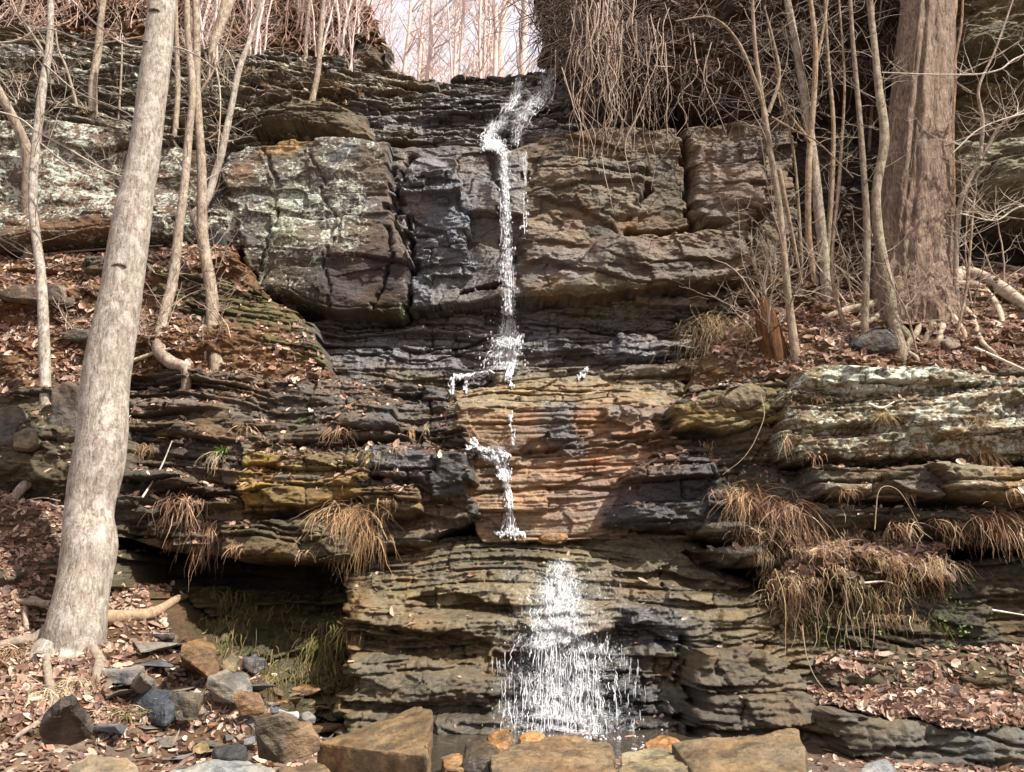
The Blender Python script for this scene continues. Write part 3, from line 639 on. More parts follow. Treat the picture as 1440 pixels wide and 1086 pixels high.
# ------------------------------------------------------------------ ground sheets
def sheet(name, x, y, zf, col, label, cat):
    xx, yy = np.meshgrid(x, y); zz = zf(xx, yy)
    V = np.stack((xx, yy, zz), -1).reshape(-1, 3); n, m = xx.shape
    ii = np.arange(n * m).reshape(n, m)
    F = np.stack((ii[:-1, :-1], ii[:-1, 1:], ii[1:, 1:], ii[1:, :-1]), -1).reshape(-1, 4)
    v = 1 + .4 * fbm(xx * 1.5, yy * 1.5, 4, 41).reshape(-1)
    me = np_mesh(name, V, F, np.array(col) * v[:, None], {'wet': np.full(len(V), .3), 'lichen': np.zeros(len(V)), 'moss': np.full(len(V), .05)})
    return tag(link(name, me, M_ROCK), label, cat, kind='structure')
def ground_z(x, y):
    left = sstep(-1.6, -4.2, x) * sstep(5.2, 8.5, y) * .9
    right = sstep(3.5, 5.5, x) * sstep(5.5, 7.5, y) * .3
    return .28 + left + right + .05 * fbm(x * 1.1, y * 1.1, 4, 61) + .02 * fbm(x * 6, y * 6, 3, 62)
GZB = .30
sheet('ground', np.arange(-11, 11, .04), np.arange(2.5, 10.5, .04), ground_z, (.11, .075, .05), 'dark gravelly ground of leaves and pebbles at the foot of the falls', 'ground')
sheet('far_ground', np.concatenate((np.arange(-200, -11, 9), np.arange(-11, 11, 1.), np.arange(11, 201, 9))), np.arange(-120, 2.7, 2.),
      lambda x, y: .22 + .05 * fbm(x * .3, y * .3, 3, 5) + 0 * x, (.13, .09, .06), 'leafy ground in front of the falls', 'ground')
sheet('plateau', np.arange(-60, 61, 1.5), np.concatenate((np.arange(12.9, 16, .3), np.arange(16, 160, 4.))), lambda x, y: 11.0 + .045 * np.clip(y - 14, 0, 200) + .25 * np.clip(-x - 3, 0, 15) * .6 + .12 * fbm(x * .5, y * .5, 3, 9) - 1.2 * sstep(13.4, 12.7, y), (.14, .10, .07), 'brown woodland floor above the lip of the falls', 'ground')
def plateau_z(x, y): return 11.0 + .045 * max(y - 14, 0) + .15 * min(max(-x - 3, 0), 15)

# ------------------------------------------------------------------ sight line -> cliff surface
def fld(x, z):
    i = np.clip(((x - X0) / DX).astype(int), 0, NX - 1); j = np.clip(((z - Z0) / DZ).astype(int), 0, NZ - 1)
    return Yg[j, i]
YS = np.arange(3.5, 20, .01)
def hit(u, v, off=0.0):
    d = ray(u, v)
    x = YS * d[0] / d[1]; z = CAMZ + YS * d[2] / d[1]
    ok = (YS >= fld(x, z)) | (z <= ground_z(x, YS))
    if not ok.any(): return P(u, v, 13.0)
    k = int(np.argmax(ok)); Y = YS[k] - off
    return np.array((Y * d[0] / d[1], Y, CAMZ + Y * d[2] / d[1]))
#%%END_TERRAIN
# ------------------------------------------------------------------ trees
def px_path(pts, Y0=None, Y1=None, sink=0.0, sub=7):
    """pts: (u, v) or (u, v, Y) from base to tip, depths run from Y0 to Y1"""
    n = len(pts); out = []
    for i, p in enumerate(pts):
        Y = p[2] if len(p) == 3 else Y0 + (Y1 - Y0) * i / (n - 1)
        out.append(P(p[0], p[1], Y))
    return smooth_path(out, sub)

def twigs(acc, path, n, length, r, col=(.33, .27, .21), up=.25, depth=2, start=.25, end=1.0, wig=.35, flat=.35, sides=4):
    m = len(path)
    for _ in range(n):
        k = int((start + (end - start) * rng.random()) * (m - 1))
        d = rng.normal(size=3); d[1] *= flat + .3; d[2] = abs(d[2]) * .6 + up; d /= np.linalg.norm(d)
        L = length * rng.uniform(.45, 1.15); s = 9
        p = path[k].copy(); pts = [p.copy()]
        for i in range(s):
            d = d + rng.normal(size=3) * wig * .42 + np.array((0, 0, .03)); d /= np.linalg.norm(d)
            p = p + d * L / s; pts.append(p.copy())
        pts = np.array(pts)
        acc.tube(pts, np.linspace(r, r * .3, s + 1), sides, np.array(col) * rng.uniform(.6, 1.35))
        if depth > 1:
            twigs(acc, pts, int(rng.integers(1, 4)), L * .55, r * .6, col, up, depth - 1, .3, 1, wig, flat, 3)

def trunk_tree(name, label, cat, px, Y0, Y1, radii, mat, group=None, ntw=0, twl=.8, twr=.0058, tcol=(.36, .30, .24), sides=12, lump=.05, sub=7, tstart=.3, branches=(), twup=.25, foot=True, tint=(1, 1, 1)):
    n_ = len(px); px = [(q[0], q[1], q[2] if len(q) == 3 else Y0 + (Y1 - Y0) * i / (n_ - 1)) for i, q in enumerate(px)]
    dl = 0.
    if foot:                                          # stand the foot on the rock or soil it grows from
        fp = foot if foot is not True else px[0][:2]
        dl = float(np.clip(hit(*fp)[1] + (.04 if foot is True else .12) - px[0][2], -1.3, 1.3)); px = [(u, v, y + dl) for u, v, y in px]
        f0 = P(*px[0]); radii = [radii[0]] + list(radii)
    K_ = [P(*q) for q in px]
    if foot: K_ = [K_[0] + np.array((0, .04, -.35 if foot is True else -.1))] + K_
    path = smooth_path(K_, sub)
    base = path[0].copy()
    t = empty(name, base); tag(t, label, cat, group)
    R = np.interp(np.linspace(0, 1, len(path)), np.linspace(0, 1, len(radii)), radii)
    s_ = np.linspace(0, len(path) / 7., len(path)); sd_ = float(rng.integers(999))
    wob = np.stack([vn(s_ + sd_, s_ * 0 + k * 9.7, 5) for k in range(3)], -1) * .22 * R[:, None]
    R = R * (1 + .07 * vn(s_ * 1.3 + sd_, s_ * 0 + 3.3, 8))
    if foot == 'tree': pass
    a = Acc(); a.tube(path + wob - base, R, sides, tint, lump)
    tr = a.build('trunk', mat, t)
    c = Acc()
    for bpx, bY0, bY1, br in branches:
        bp = px_path(bpx, bY0 + dl, bY1 + dl, sub=5); b = Acc()
        b.tube(bp - base, np.linspace(br, br * .35, len(bp)), 7, tint, .1)
        b.build('branch', mat, tr)
        if ntw: twigs(c, bp - base, max(2, ntw // 6), twl * .6, twr * .7, tcol, twup)
    if ntw:
        twigs(c, path - base, ntw, twl, twr, tcol, twup, 2, tstart)
        c.build('twig_crown', M_TWIG, t)
    return t, path, base

# the big leaning tree at the left
Yb = 7.0
bt, bpath, bbase = trunk_tree('leaning_tree', 'big pale grey tree trunk leaning right at the left edge, lichen at its foot', 'tree',
    [(70, 1030), (88, 950), (100, 905), (118, 800), (132, 700), (150, 560), (174, 400), (196, 250), (217, 100), (238, -60), (262, -260), (300, -600)], 7.0, 7.7,
    [.36, .32, .262, .24, .23, .225, .20, .175, .155, .145, .13, .08], M_BARK, sides=32, lump=.015, sub=10, foot=(100, 925))
def root(px, Ys, r0, r1, mat, parent, base, name='root', lump=.12, tint=(1, 1, 1), sides=9):
    n_ = len(px); rr = np.linspace(r0, r1, n_)
    K = [P(px[0][0], px[0][1], base[1] + .02)] + [hit(u, v, rr[i] * .45) for i, (u, v) in enumerate(px) if i]
    K.append(K[-1] + (K[-1] - K[-2]) * .3 + np.array((0, .12, -.12)))
    pts = smooth_path(K, 7) - base; mat = M_ROOT; tint = np.array(tint) * np.array((.215, .175, .135))
    a = Acc(); a.tube(pts, np.linspace(r0, r1, len(pts)) * (1 + .12 * vn(np.arange(len(pts)) * .33 + r0 * 91, np.zeros(len(pts)), 4)), sides, tint, .06)
    return a.build(name, mat, parent)
root([(118, 870), (170, 868), (215, 862), (255, 840)], [6.95, 7.0, 7.3, 7.8], 0.0806, 0.031, M_BARKD, bt, bbase, tint=(1.3, 1.1, .9))
root([(75, 900), (66, 935), (75, 985), (80, 1000)], [6.8, 6.65, 6.45, 6.4], 0.0434, 0.0186, M_BARK, bt, bbase)
root([(72, 880), (45, 900), (10, 905), (-40, 930)], [6.85, 6.75, 6.7, 6.6], 0.0558, 0.0248, M_BARK, bt, bbase)
root([(80, 860), (48, 842), (36, 852), (38, 885)], [6.85, 6.8, 6.75, 6.7], 0.0279, 0.0217, M_BARK, bt, bbase, tint=(1.25, 1.2, 1.15))
root([(75, 850), (30, 846), (0, 852), (-60, 850)], [6.95, 7.0, 7.0, 7.0], 0.0372, 0.0186, M_BARK, bt, bbase)
root([(125, 905), (140, 930), (135, 950)], [6.8, 6.7, 6.65], 0.0558, 0.0248, M_BARKD, bt, bbase)
root([(110, 925), (95, 960), (60, 1010), (20, 1040)], [6.75, 6.5, 6.2, 6.0], 0.031, 0.0124, M_BARK, bt, bbase)
for u, v, s in ((224, 28, 1.), (178, 385, 1.2), (212, 72, .7)):
    ax = bpath[int(np.argmin(np.abs(bpath[:, 2] - P(u, v, bpath[8][1])[2])))]; p = P(u, v, ax[1]) - bbase + np.array((0, -.17 if v > 200 else -.135, 0))
    th = np.linspace(0, math.pi, 9)
    ringp = np.stack((p[0] + .06 * s * np.cos(th), p[1] - .02 * np.sin(th), p[2] + .02 * s * np.sin(th)), -1)
    kn = Acc(); kn.tube(ringp, .014 * s, 6, (.42, .36, .31), .3); kn.build('branch_scar', M_BARK, bt.children[0])

# saplings on the left
trunk_tree('sapling', 'slim pale sapling left of the big leaning trunk, rooted in the blocky ledge', 'tree',
    [(20, 700, 8.2), (52, 668, 8.4), (66, 640, 8.5), (63, 560, 8.6), (58, 400, 8.8), (47, 270, 9.0), (60, 130, 9.2), (69, 50, 9.3), (72, -80, 9.4), (70, -300, 9.7)], 0, 0,
    [.05, .075, .075, .066, .06, .055, .055, .05, .04, .03], M_BARK, ntw=39, twl=1.2, tstart=.5, branches=[([(55, 200), (100, 235), (160, 260), (215, 300)], 9.1, 8.9, .014), ([(66, 80), (25, 20), (-30, -30)], 9.3, 9.2, .02), ([(62, 90), (110, 130), (180, 160), (215, 200)], 9.2, 9.0, .013)])
trunk_tree('sapling', 'thin brown sapling curving out from the left frame edge before the lichen wall', 'tree',
    [(42, 345, 10.6), (38, 290, 10.5), (40, 220, 10.4), (20, 170, 10.3), (-5, 125, 10.2), (-60, 20, 10.1)], 0, 0, [.09, .085, .08, .075, .07, .05], M_BARK, tint=(.8, .72, .65), ntw=9, twl=.8)
trunk_tree('sapling', 'slender leaning sapling with a bent root foot, right of the big leaning trunk', 'tree',
    [(262, 522, 9.4), (238, 508, 9.45), (226, 490, 9.5), (232, 440, 9.7), (243, 390, 9.8), (258, 285, 9.9), (266, 200, 10.), (270, 120, 10.1), (264, 30, 10.2), (262, -120, 10.4)], 0, 0,
    [.06, .085, .085, .072, .068, .06, .055, .05, .045, .03], M_BARK, ntw=21, twl=.9, tint=(.92, .85, .78))
trunk_tree('sapling', 'straight grey brown sapling in front of the small dark hole in the lichen wall', 'tree',
    [(305, 522, 9.4), (300, 470, 9.5), (297, 410, 9.6), (286, 330, 9.7), (283, 230, 9.8), (278, 120, 9.9), (276, 30, 10.), (272, -150, 10.2)], 0, 0,
    [.10, .088, .082, .075, .068, .06, .055, .04], M_BARK, ntw=24, twl=1.0, tint=(.85, .78, .7), branches=[([(281, 130), (300, 100), (318, 60), (330, 20)], 9.9, 10., .02)])
trunk_tree('sapling', 'crooked whitish sapling leaning right in front of the dark rock slot', 'tree',
    [(285, 330, 10.4), (272, 305, 10.3), (290, 285, 10.3), (302, 250, 10.4), (312, 210, 10.4), (325, 150, 10.5), (338, 95, 10.6), (352, 55, 10.7), (372, -20, 10.8), (390, -120, 11)], 0, 0,
    [.06, .07, .055, .06, .055, .05, .045, .04, .03, .02], M_BARK, ntw=24, twl=.9, twup=.1)
trunk_tree('snapped_tree', 'snapped pale trunk with splintered wood above the lichen wall', 'tree',
    [(292, 112, 10.6), (300, 70, 10.6), (310, 35, 10.6), (322, -5, 10.6), (335, -80, 10.6)], 0, 0, [.015, .055, .085, .10, .09], M_BARK, tint=(1.35, 1.25, 1.15), foot=False, ntw=15, twl=.8, twup=-.3, branches=[([(305, 60), (322, 75), (335, 110)], 10.5, 10.4, .015), ([(300, 75), (310, 140), (305, 230)], 10.5, 10.5, .018)])
for px, Y, r, lab, tw in (
    ([(132, 165), (130, 120), (137, 70), (143, 20), (152, -60)], 11.6, .075, 'short tan sapling on top of the lichen wall, left of the big trunk', 8),
    ([(246, 195), (250, 130), (249, 60), (246, -40)], 11.6, .05, 'thin straight sapling close right of the big trunk, above the lichen wall', 6),
    ([(434, 198), (438, 150), (447, 95), (452, 40), (460, -60)], 11.2, .06, 'dark thin sapling standing beside the roof of the rock slot', 8),
    ([(429, 82), (432, 40), (437, -20)], 13.0, .045, 'pale thin stem on the skyline left of the lip', 5),
    ([(168, 150), (171, 90), (172, 50)], 11.9, .02, 'very thin pale stem between short tan sapling and big trunk', 4),
    ([(110, 160), (95, 100), (82, 70), (78, 40)], 11.6, .022, 'thin slanting white stem beside the slim pale sapling', 5),
    ([(26, 28), (40, -20), (50, -60)], 12.9, .05, 'leaning stem on the hillside at the top left corner', 6)):
    trunk_tree('sapling', lab, 'tree', px, Y, Y + .1, [r, r * .8, r * .6], M_BARK, ntw=tw, twl=.7, sides=8, tint=(.9, .82, .74))

# the thick furrowed tree at the right
def furrow_trunk():
    y_ = hit(1284, 432)[1] + .15 - 10.0
    px = [(1284, 478, 10.0), (1284, 440, 10.0), (1284, 415, 10.05), (1284, 370, 10.1), (1287, 300, 10.15), (1292, 200, 10.2), (1299, 100, 10.3), (1306, 0, 10.4), (1316, -150, 10.6), (1335, -450, 11)]
    px = [(u, v, y + y_) for u, v, y in px]
    path = px_path(px, sub=24); base = path[0].copy()
    t = empty('furrowed_tree', base); tag(t, 'thick brown tree with furrowed bark and spreading roots on the right bank', 'tree')
    R = np.interp(np.linspace(0, 1, len(path)), np.linspace(0, 1, 10), [.58, .55, .52, .485, .455, .415, .39, .37, .34, .26])
    a = Acc(); sides = 128
    V = a.tube(path - base, R, sides, (1, 1, 1)).reshape(len(path), sides, 3)
    th = np.arange(sides) / sides * 2 * math.pi
    h = np.linspace(0, 1, len(path))
    T_, H_ = np.meshgrid(th, h)
    rid = np.abs(vn(np.cos(T_) * 5 + H_ * 3 + 7, np.sin(T_) * 5 + H_ * 3, 3)) + .4 * np.abs(vn(np.cos(T_) * 11 + 3, np.sin(T_) * 11 + H_ * 9, 4))
    rid = rid + .55 * np.abs(vn(np.cos(T_) * 24 + 3 + H_ * 4, np.sin(T_) * 24 + H_ * 22, 14))
    flare = np.clip(1 - H_ * 7, 0, 1) ** 2 * (.12 * np.cos(T_ * 5 + 1) + .05)
    cen = path[:, None, :] - base
    V2 = cen + (V - cen) * (1 + .17 * (rid - .5) + flare)[..., None]
    a.V[0] = V2.reshape(-1, 3).astype(np.float32)
    pale = sstep(.16, .04, H_ + .06 * vn(T_ * 3, H_ * 20, 9)); 
    rightside = np.clip(np.cos(T_ - T_[0, int(np.argmax(V[0, :, 0]))]), 0, 1)
    kcol = 1.5 + .35 * pale + .25 * rightside * 0
    a.K[0] = np.repeat(kcol.reshape(-1, 1), 3, 1).astype(np.float32)
    a.build('trunk', M_BARKD, t)
    for pxs, Ys, r0, r1, tin in (
        ([(1328, 400), (1355, 385), (1390, 395), (1425, 418), (1480, 460)], 0, .13, .07, (1.6, 1.6, 1.6)),
        ([(1330, 402), (1372, 402), (1398, 425), (1410, 455)], 0, .07, .025, (1.5, 1.5, 1.5)),
        ([(1320, 415), (1328, 440), (1322, 475)], 0, .07, .025, (1.8, 1.8, 1.7)),
        ([(1324, 415), (1340, 445), (1356, 470)], 0, .05, .02, (1.8, 1.8, 1.7)),
        ([(1330, 410), (1362, 440), (1380, 480), (1400, 500)], 0, .05, .015, (1.4, 1.4, 1.3)),
        ([(1255, 420), (1225, 432), (1195, 436), (1165, 446)], 0, .10, .03, (1.4, 1.4, 1.3)),
        ([(1250, 425), (1228, 450), (1190, 462)], 0, .06, .018, (1.5, 1.5, 1.4)),
        ([(1265, 432), (1262, 455), (1280, 478)], 0, .08, .025, (1.2, 1.3, 1.1)),
        ([(1280, 435), (1292, 460), (1275, 490), (1290, 505)], 0, .05, .015, (1.3, 1.3, 1.2)),
        ([(1300, 430), (1312, 455), (1300, 480)], 0, .07, .02, (1.2, 1.2, 1.1)),
        ([(1330, 395), (1372, 372), (1420, 378), (1470, 390)], 0, .07, .03, (1.4, 1.4, 1.3))):
        root(pxs, Ys, r0, r1, M_BARKD, t, base, tint=tin)
    for k, (u0, u1, y) in enumerate(((1318, 1338, 9.75), (1326, 1342, 9.7), (1312, 1330, 9.72), (1330, 1346, 9.8), (1322, 1352, 9.78), (1306, 1322, 9.68))):
        pv = smooth_path([P(u0 + (u1 - u0) * s + rng.normal() * 2.5, 440 - 470 * s, y + y_ + .45 * s) for s in np.linspace(0, 1, 8)], 5) - base
        b = Acc(); b.tube(pv, np.linspace(.05 - .004 * k, .02, len(pv)), 7, (1.5, 1.3, 1.1), .15); b.build('climbing_stem', M_BARKD, t)
furrow_trunk()

# saplings on the right platform
WH = (1.0, .93, .85)
trunk_tree('sapling', 'lichen mottled leaning sapling, thickest of the thin trunks left of the furrowed tree', 'tree',
    [(1166, 425, 10.2), (1160, 370, 10.25), (1152, 290, 10.3), (1140, 190, 10.4), (1124, 90, 10.5), (1104, -10, 10.6), (1075, -150, 10.8)], 0, 0, [0.0962, 0.0777, 0.07252, 0.0666, 0.0592, 0.0518, 0.0407], M_BARK, tint=(.9, .84, .76), ntw=15, tstart=.4)
trunk_tree('sapling', 'tan twin stemmed sapling just in front of the lichen mottled leaning trunk', 'tree',
    [(1148, 410, 9.9), (1138, 330, 9.9), (1137, 235, 9.9), (1145, 140, 9.9), (1147, 60, 9.9), (1138, -20, 9.9), (1130, -120, 9.9)], 0, 0, [0.0518, 0.04736, 0.0444, 0.0407, 0.037, 0.0333, 0.0222], M_BARK, tint=(.95, .78, .6), ntw=26, twl=1.0, tstart=.3, branches=[([(1146, 100), (1158, 40), (1168, -30)], 9.9, 9.9, .03), ([(1139, 200), (1110, 160), (1095, 130), (1098, 150)], 9.85, 9.8, .022)])
trunk_tree('sapling', 'knobbly pale brown sapling with a bend halfway, in front of the furrowed tree', 'tree',
    [(1268, 498, 9.1), (1258, 450, 9.15), (1248, 400, 9.2), (1236, 330, 9.3), (1232, 270, 9.3), (1244, 195, 9.3), (1236, 120, 9.4), (1226, 40, 9.5), (1220, -30, 9.5), (1200, -200, 9.7)], 0, 0, [0.0888, 0.0777, 0.0703, 0.06512, 0.0592, 0.0629, 0.0518, 0.0481, 0.0444, 0.0296], M_BARK, tint=(.82, .76, .64), ntw=19, twl=.8, tstart=.5)
trunk_tree('sapling', 'dark slim sapling left of the knobbly bent one', 'tree',
    [(1216, 492, 9.2), (1217, 430, 9.2), (1220, 330, 9.3), (1213, 210, 9.4), (1203, 110, 9.5), (1197, 20, 9.5), (1190, -100, 9.6)], 0, 0, [0.0555, 0.04884, 0.0444, 0.03848, 0.0333, 0.0296, 0.0222], M_BARK, tint=(.62, .55, .46), ntw=26, twl=.7, tstart=.25)
trunk_tree('sapling', 'forked sapling at the left corner of the leafy platform, arching left above', 'tree',
    [(1120, 505, 9.5), (1112, 440, 9.5), (1104, 380, 9.5), (1095, 290, 9.5), (1080, 190, 9.5), (1068, 120, 9.5), (1060, 40, 9.5), (1056, -60, 9.5)], 0, 0, [0.0629, 0.05032, 0.04292, 0.0407, 0.0407, 0.0333, 0.0259, 0.0185], M_BARK, tint=(.8, .7, .58), ntw=41, twl=.9, tstart=.35,
    branches=[([(1078, 165), (1060, 110), (1035, 55), (1000, 25), (950, 30)], 9.5, 9.4, .032), ([(1095, 240), (1112, 320), (1128, 400)], 9.6, 9.8, .04), ([(1080, 160), (1096, 110), (1088, 60), (1075, 10)], 9.5, 9.6, .03), ([(1085, 165), (1120, 185), (1150, 200), (1200, 250)], 9.4, 9.2, .016)])
trunk_tree('sapling', 'white barked small tree branching at right edge before the overhanging rock', 'tree',
    [(1345, 440, 9.6), (1345, 360, 9.6), (1352, 280, 9.6), (1385, 215, 9.5), (1410, 175, 9.4), (1450, 150, 9.3)], 0, 0, [0.037, 0.0333, 0.03108, 0.02664, 0.0222, 0.0148], M_BARK, tint=WH, ntw=41, twl=.9, tstart=.3,
    branches=[([(1378, 225), (1382, 170), (1376, 125), (1400, 70), (1428, -10)], 9.5, 9.4, .03), ([(1355, 275), (1390, 300), (1450, 310)], 9.55, 9.2, .016), ([(1330, 205), (1370, 190), (1440, 170)], 9.5, 9.3, .016), ([(1365, 130), (1345, 110), (1400, 80), (1445, 50)], 9.5, 9.3, .014)])
trunk_tree('sapling', 'slim white stem slanting across the front of the furrowed trunk', 'tree',
    [(1325, 330, 9.4), (1320, 215, 9.4), (1298, 150, 9.4), (1280, 85, 9.4), (1268, 10, 9.5), (1266, -100, 9.6)], 0, 0, [0.02664, 0.02368, 0.0222, 0.01998, 0.01776, 0.0111], M_BARK, tint=(1.15, 1.08, 1.0), ntw=17, twl=.7, tstart=.1)
for px, Y, r, lab in (
    ([(1190, 470), (1170, 380), (1180, 250), (1188, 120), (1180, 0)], 9.6, .028, 'thin brown stem between the twin stemmed and the dark slim saplings'),
    ([(1160, 395), (1168, 280), (1172, 180), (1165, 90), (1160, 0)], 10.8, .04, 'dim reddish stem standing against the shaded corner wall'),
    ([(1128, 380), (1118, 230), (1100, 140), (1080, 40)], 9.9, .022, 'slender stem crossing behind the forked sapling'),
    ([(1240, 380), (1222, 260), (1228, 120), (1240, 0)], 10.6, .035, 'shaded stem close behind the knobbly bent sapling'),
    ([(1345, 480), (1360, 400), (1368, 300), (1372, 270)], 9.3, .02, 'bare twiggy shoot rising beside the large pale root'),
    ([(1290, 500), (1275, 440), (1255, 400), (1240, 350)], 9.0, .014, 'thin curved shoot at the foot of the knobbly bent sapling'),
    ([(1078, 500), (1085, 440), (1070, 400), (1050, 350)], 9.6, .014, 'wispy shoot behind the brown stump')):
    trunk_tree('sapling', lab, 'tree', px, Y, Y, [r, r * .8, r * .5], M_BARK, ntw=17, twl=.7, sides=7, tint=(.85, .72, .58), tstart=.2)

# bare branches reaching in from trees outside the frame
for px, Y, r in (([(-500, 0), (-40, 60), (60, 40), (130, 60), (210, 50)], 8.8, .012), ([(-500, 100), (-40, 150), (60, 190), (150, 240), (200, 255)], 8.9, .012), ([(80, -20), (170, 60), (260, 70), (330, 120)], 8.6, .012)):
    pp = px_path(px, Y, Y); b = empty('bare_branch', pp[0]); a = Acc()
    a.tube(pp - pp[0], np.linspace(r * 1.3, r * .5, len(pp)), 6, (.42, .36, .3)); twigs(a, pp - pp[0], 12, .6, .004, (.4, .34, .28), 0); a.build('limb', M_TWIG, b)
    tag(b, 'thin bare branch reaching in from the upper left across the rock beds', 'branch', 'bare branches at the upper left')
for px, Y, r in (([(2000, 60), (1500, 150), (1440, 160), (1380, 180), (1340, 215)], 8.8, .012), ([(2000, 200), (1520, 300), (1440, 290), (1400, 310), (1350, 300)], 8.7, .012), ([(2000, -40), (1500, 60), (1400, 100), (1330, 105), (1240, 102)], 8.9, .012)):
    pp = px_path(px, Y, Y); b = empty('bare_branch', pp[0]); a = Acc()
    a.tube(pp - pp[0], np.linspace(r * 1.3, r * .5, len(pp)), 6, (.55, .49, .42)); twigs(a, pp - pp[0], 16, .7, .0045, (.5, .44, .36), 0); a.build('limb', M_TWIG, b)
    tag(b, 'pale bare branch reaching in from the right edge before the furrowed trunk', 'branch', 'bare branches at the right edge')

# leafless shrubs
def shrub(label, u, v, h, ns, group, col, tint=1.):
    p = hit(u, v, -.02); t = empty('bare_shrub', p); tag(t, label, 'shrub', group)
    for k in range(ns):
        d = np.array((rng.normal() * .5, -.25 + rng.normal() * .3, 1.)); d /= np.linalg.norm(d); L = h * rng.uniform(.6, 1.15); q = np.zeros(3) + rng.normal(size=3) * (.05, .02, 0); pts = [q - (0, -.03, .1)]
        for j in range(10):
            d = d + rng.normal(size=3) * .12; d /= np.linalg.norm(d); q = q + d * L / 10; pts.append(q.copy())
        a = Acc(); a.tube(pts, np.linspace(.011, .003, 11) * rng.uniform(.6, 1.3), 5, np.array(col) * rng.uniform(.7, 1.2))
        twigs(a, np.array(pts), int(rng.integers(4, 8)), h * .45, .004, col, .15, 2, .25)
        a.build('stem', M_TWIG, t)
for i in range(15):
    u, v = rng.uniform(1050, 1440), rng.uniform(385, 505)
    shrub('leafless twiggy shrub among the trees of the right platform', u, v, rng.uniform(.8, 1.8), int(rng.integers(2, 5)), 'leafless shrubs on the right platform', (.40, .33, .26))
for i in range(6):
    shrub('leafless twiggy shrub on the rock beds at the upper left', rng.uniform(20, 330), rng.uniform(110, 170), rng.uniform(.7, 1.4), 3, 'leafless shrubs at the upper left', (.36, .29, .23))
for i in range(5):
    shrub('leafless twiggy shrub on the left leafy slope', rng.uniform(10, 320), rng.uniform(380, 500), rng.uniform(.4, .8), 3, 'leafless shrubs on the left slope', (.36, .29, .23))

# the broken stump
st = hit(1085, 492); base = st.copy(); t = empty('broken_stump', base)
tag(t, 'short rotten orange brown stump with a torn top on the right ledge', 'stump')
pp = smooth_path([P(1094, 497, st[1] - .02) + (0, .06, -.3), P(1090, 497, st[1] - .02), P(1083, 470, st[1] - .04), P(1077, 445, st[1] - .05), P(1070, 424, st[1] - .06)], 6) - base
a = Acc(); V_ = a.tube(pp, np.interp(np.linspace(0, 1, len(pp)), [0, .35, 1], [.20, .15, .10]), 22, (.21, .105, .036)).reshape(len(pp), 22, 3)
th_ = np.arange(22) / 22 * 2 * math.pi; tt_, hh_ = np.meshgrid(th_, np.linspace(0, 1, len(pp)))
V_ = pp[:, None] + (V_ - pp[:, None]) * (1 + .16 * vn(np.cos(tt_) * 2.2 + hh_ * .8, np.sin(tt_) * 2.2 + hh_ * .8, 77) + .10 * vn(np.cos(tt_) * 6 + hh_, np.sin(tt_) * 6 + hh_, 78))[..., None]
V_[-1, :, 2] += .07 * vn(np.cos(th_) * 2.5 + 4, np.sin(th_) * 2.5, 79); V_[-2, :, 2] += .03 * vn(np.cos(th_) * 2.5 + 4, np.sin(th_) * 2.5, 79)
a.V[0] = V_.reshape(-1, 3).astype(np.float32); a.K[0] = (np.array((.80, .52, .29)) * (1 + .5 * vn(np.cos(tt_) * 3 + 1, np.sin(tt_) * 3 + hh_ * 1.5, 80))[..., None]).reshape(-1, 3).astype(np.float32)
a.build('trunk', M_BARKD, t)
b = Acc()
for k, (dx_, hh) in enumerate(((-.06, .17), (-.02, .26), (.03, .10), (.06, .15), (.0, .08))):
    q = pp[-1] + np.array((dx_ * 1.7, -.04 + .06 * (k % 2), -.07)); hh *= 1.2
    b.tube(np.array((q, q + (-.01, 0, hh * .6), q + (-.03, 0, hh))), (.045, .03, .006), 5, np.array((.15, .09, .05)) * (.6 + .2 * k), .5)
b.build('splinter', M_TWIG, t)
c_ = Acc(); c_.tube(np.array((pp[12], pp[12] + (-.25, -.05, -.12))), (.03, .012), 6, (.5, .4, .3)); c_.build('branch', M_TWIG, t)

# ------------------------------------------------------------------ the woods behind the lip
def wood_proto(h, r, nb, seed):
    base = np.zeros(3); r_ = np.random.default_rng(seed)
    t = empty('bare_tree')
    n = 14; pts = np.zeros((n, 3)); pts[:, 2] = np.linspace(-.4, h, n)
    pts[:, :2] = np.cumsum(r_.normal(size=(n, 2)) * .05 * h / 14, axis=0)
    pth = smooth_path(pts, 3)
    a = Acc(); a.tube(pth, np.linspace(r, r * .25, len(pth)), 8, (.62, .50, .45), .1); a.build('trunk', M_WOODS, t)  # bright pink haze of the woods is put into trunk and twig colours
    c_ = Acc(); twigs(c_, pth, nb, h * .14, r * .22, (.62, .48, .43), .9, 3, .08, 1, .22, 1.0); c_.build('crown', M_WOODS, t)
    return t
protos = [wood_proto(11, .09, 40, 1), wood_proto(13, .16, 26, 2), wood_proto(8, .05, 34, 3), wood_proto(9, .06, 38, 4), wood_proto(12, .12, 22, 5), wood_proto(14, .22, 28, 6)]
used = [False] * len(protos)
def place_tree(k, x, y, z, s, rz, lean=0., label=None, group=None):
    o = protos[k]
    if used[k]:
        c = o.copy(); C.objects.link(c)
        for ch in o.children:
            d = ch.copy(); C.objects.link(d); d.parent = c
        o = c
    used[k] = True
    o.location = (x, y, z); o.scale = (s, s, s); o.rotation_euler = (lean, lean * .6, rz)
    tag(o, label, 'tree', group); return o
r_ = np.random.default_rng(21)
WL = 'bare thin tree of the bright woods behind the lip of the falls'
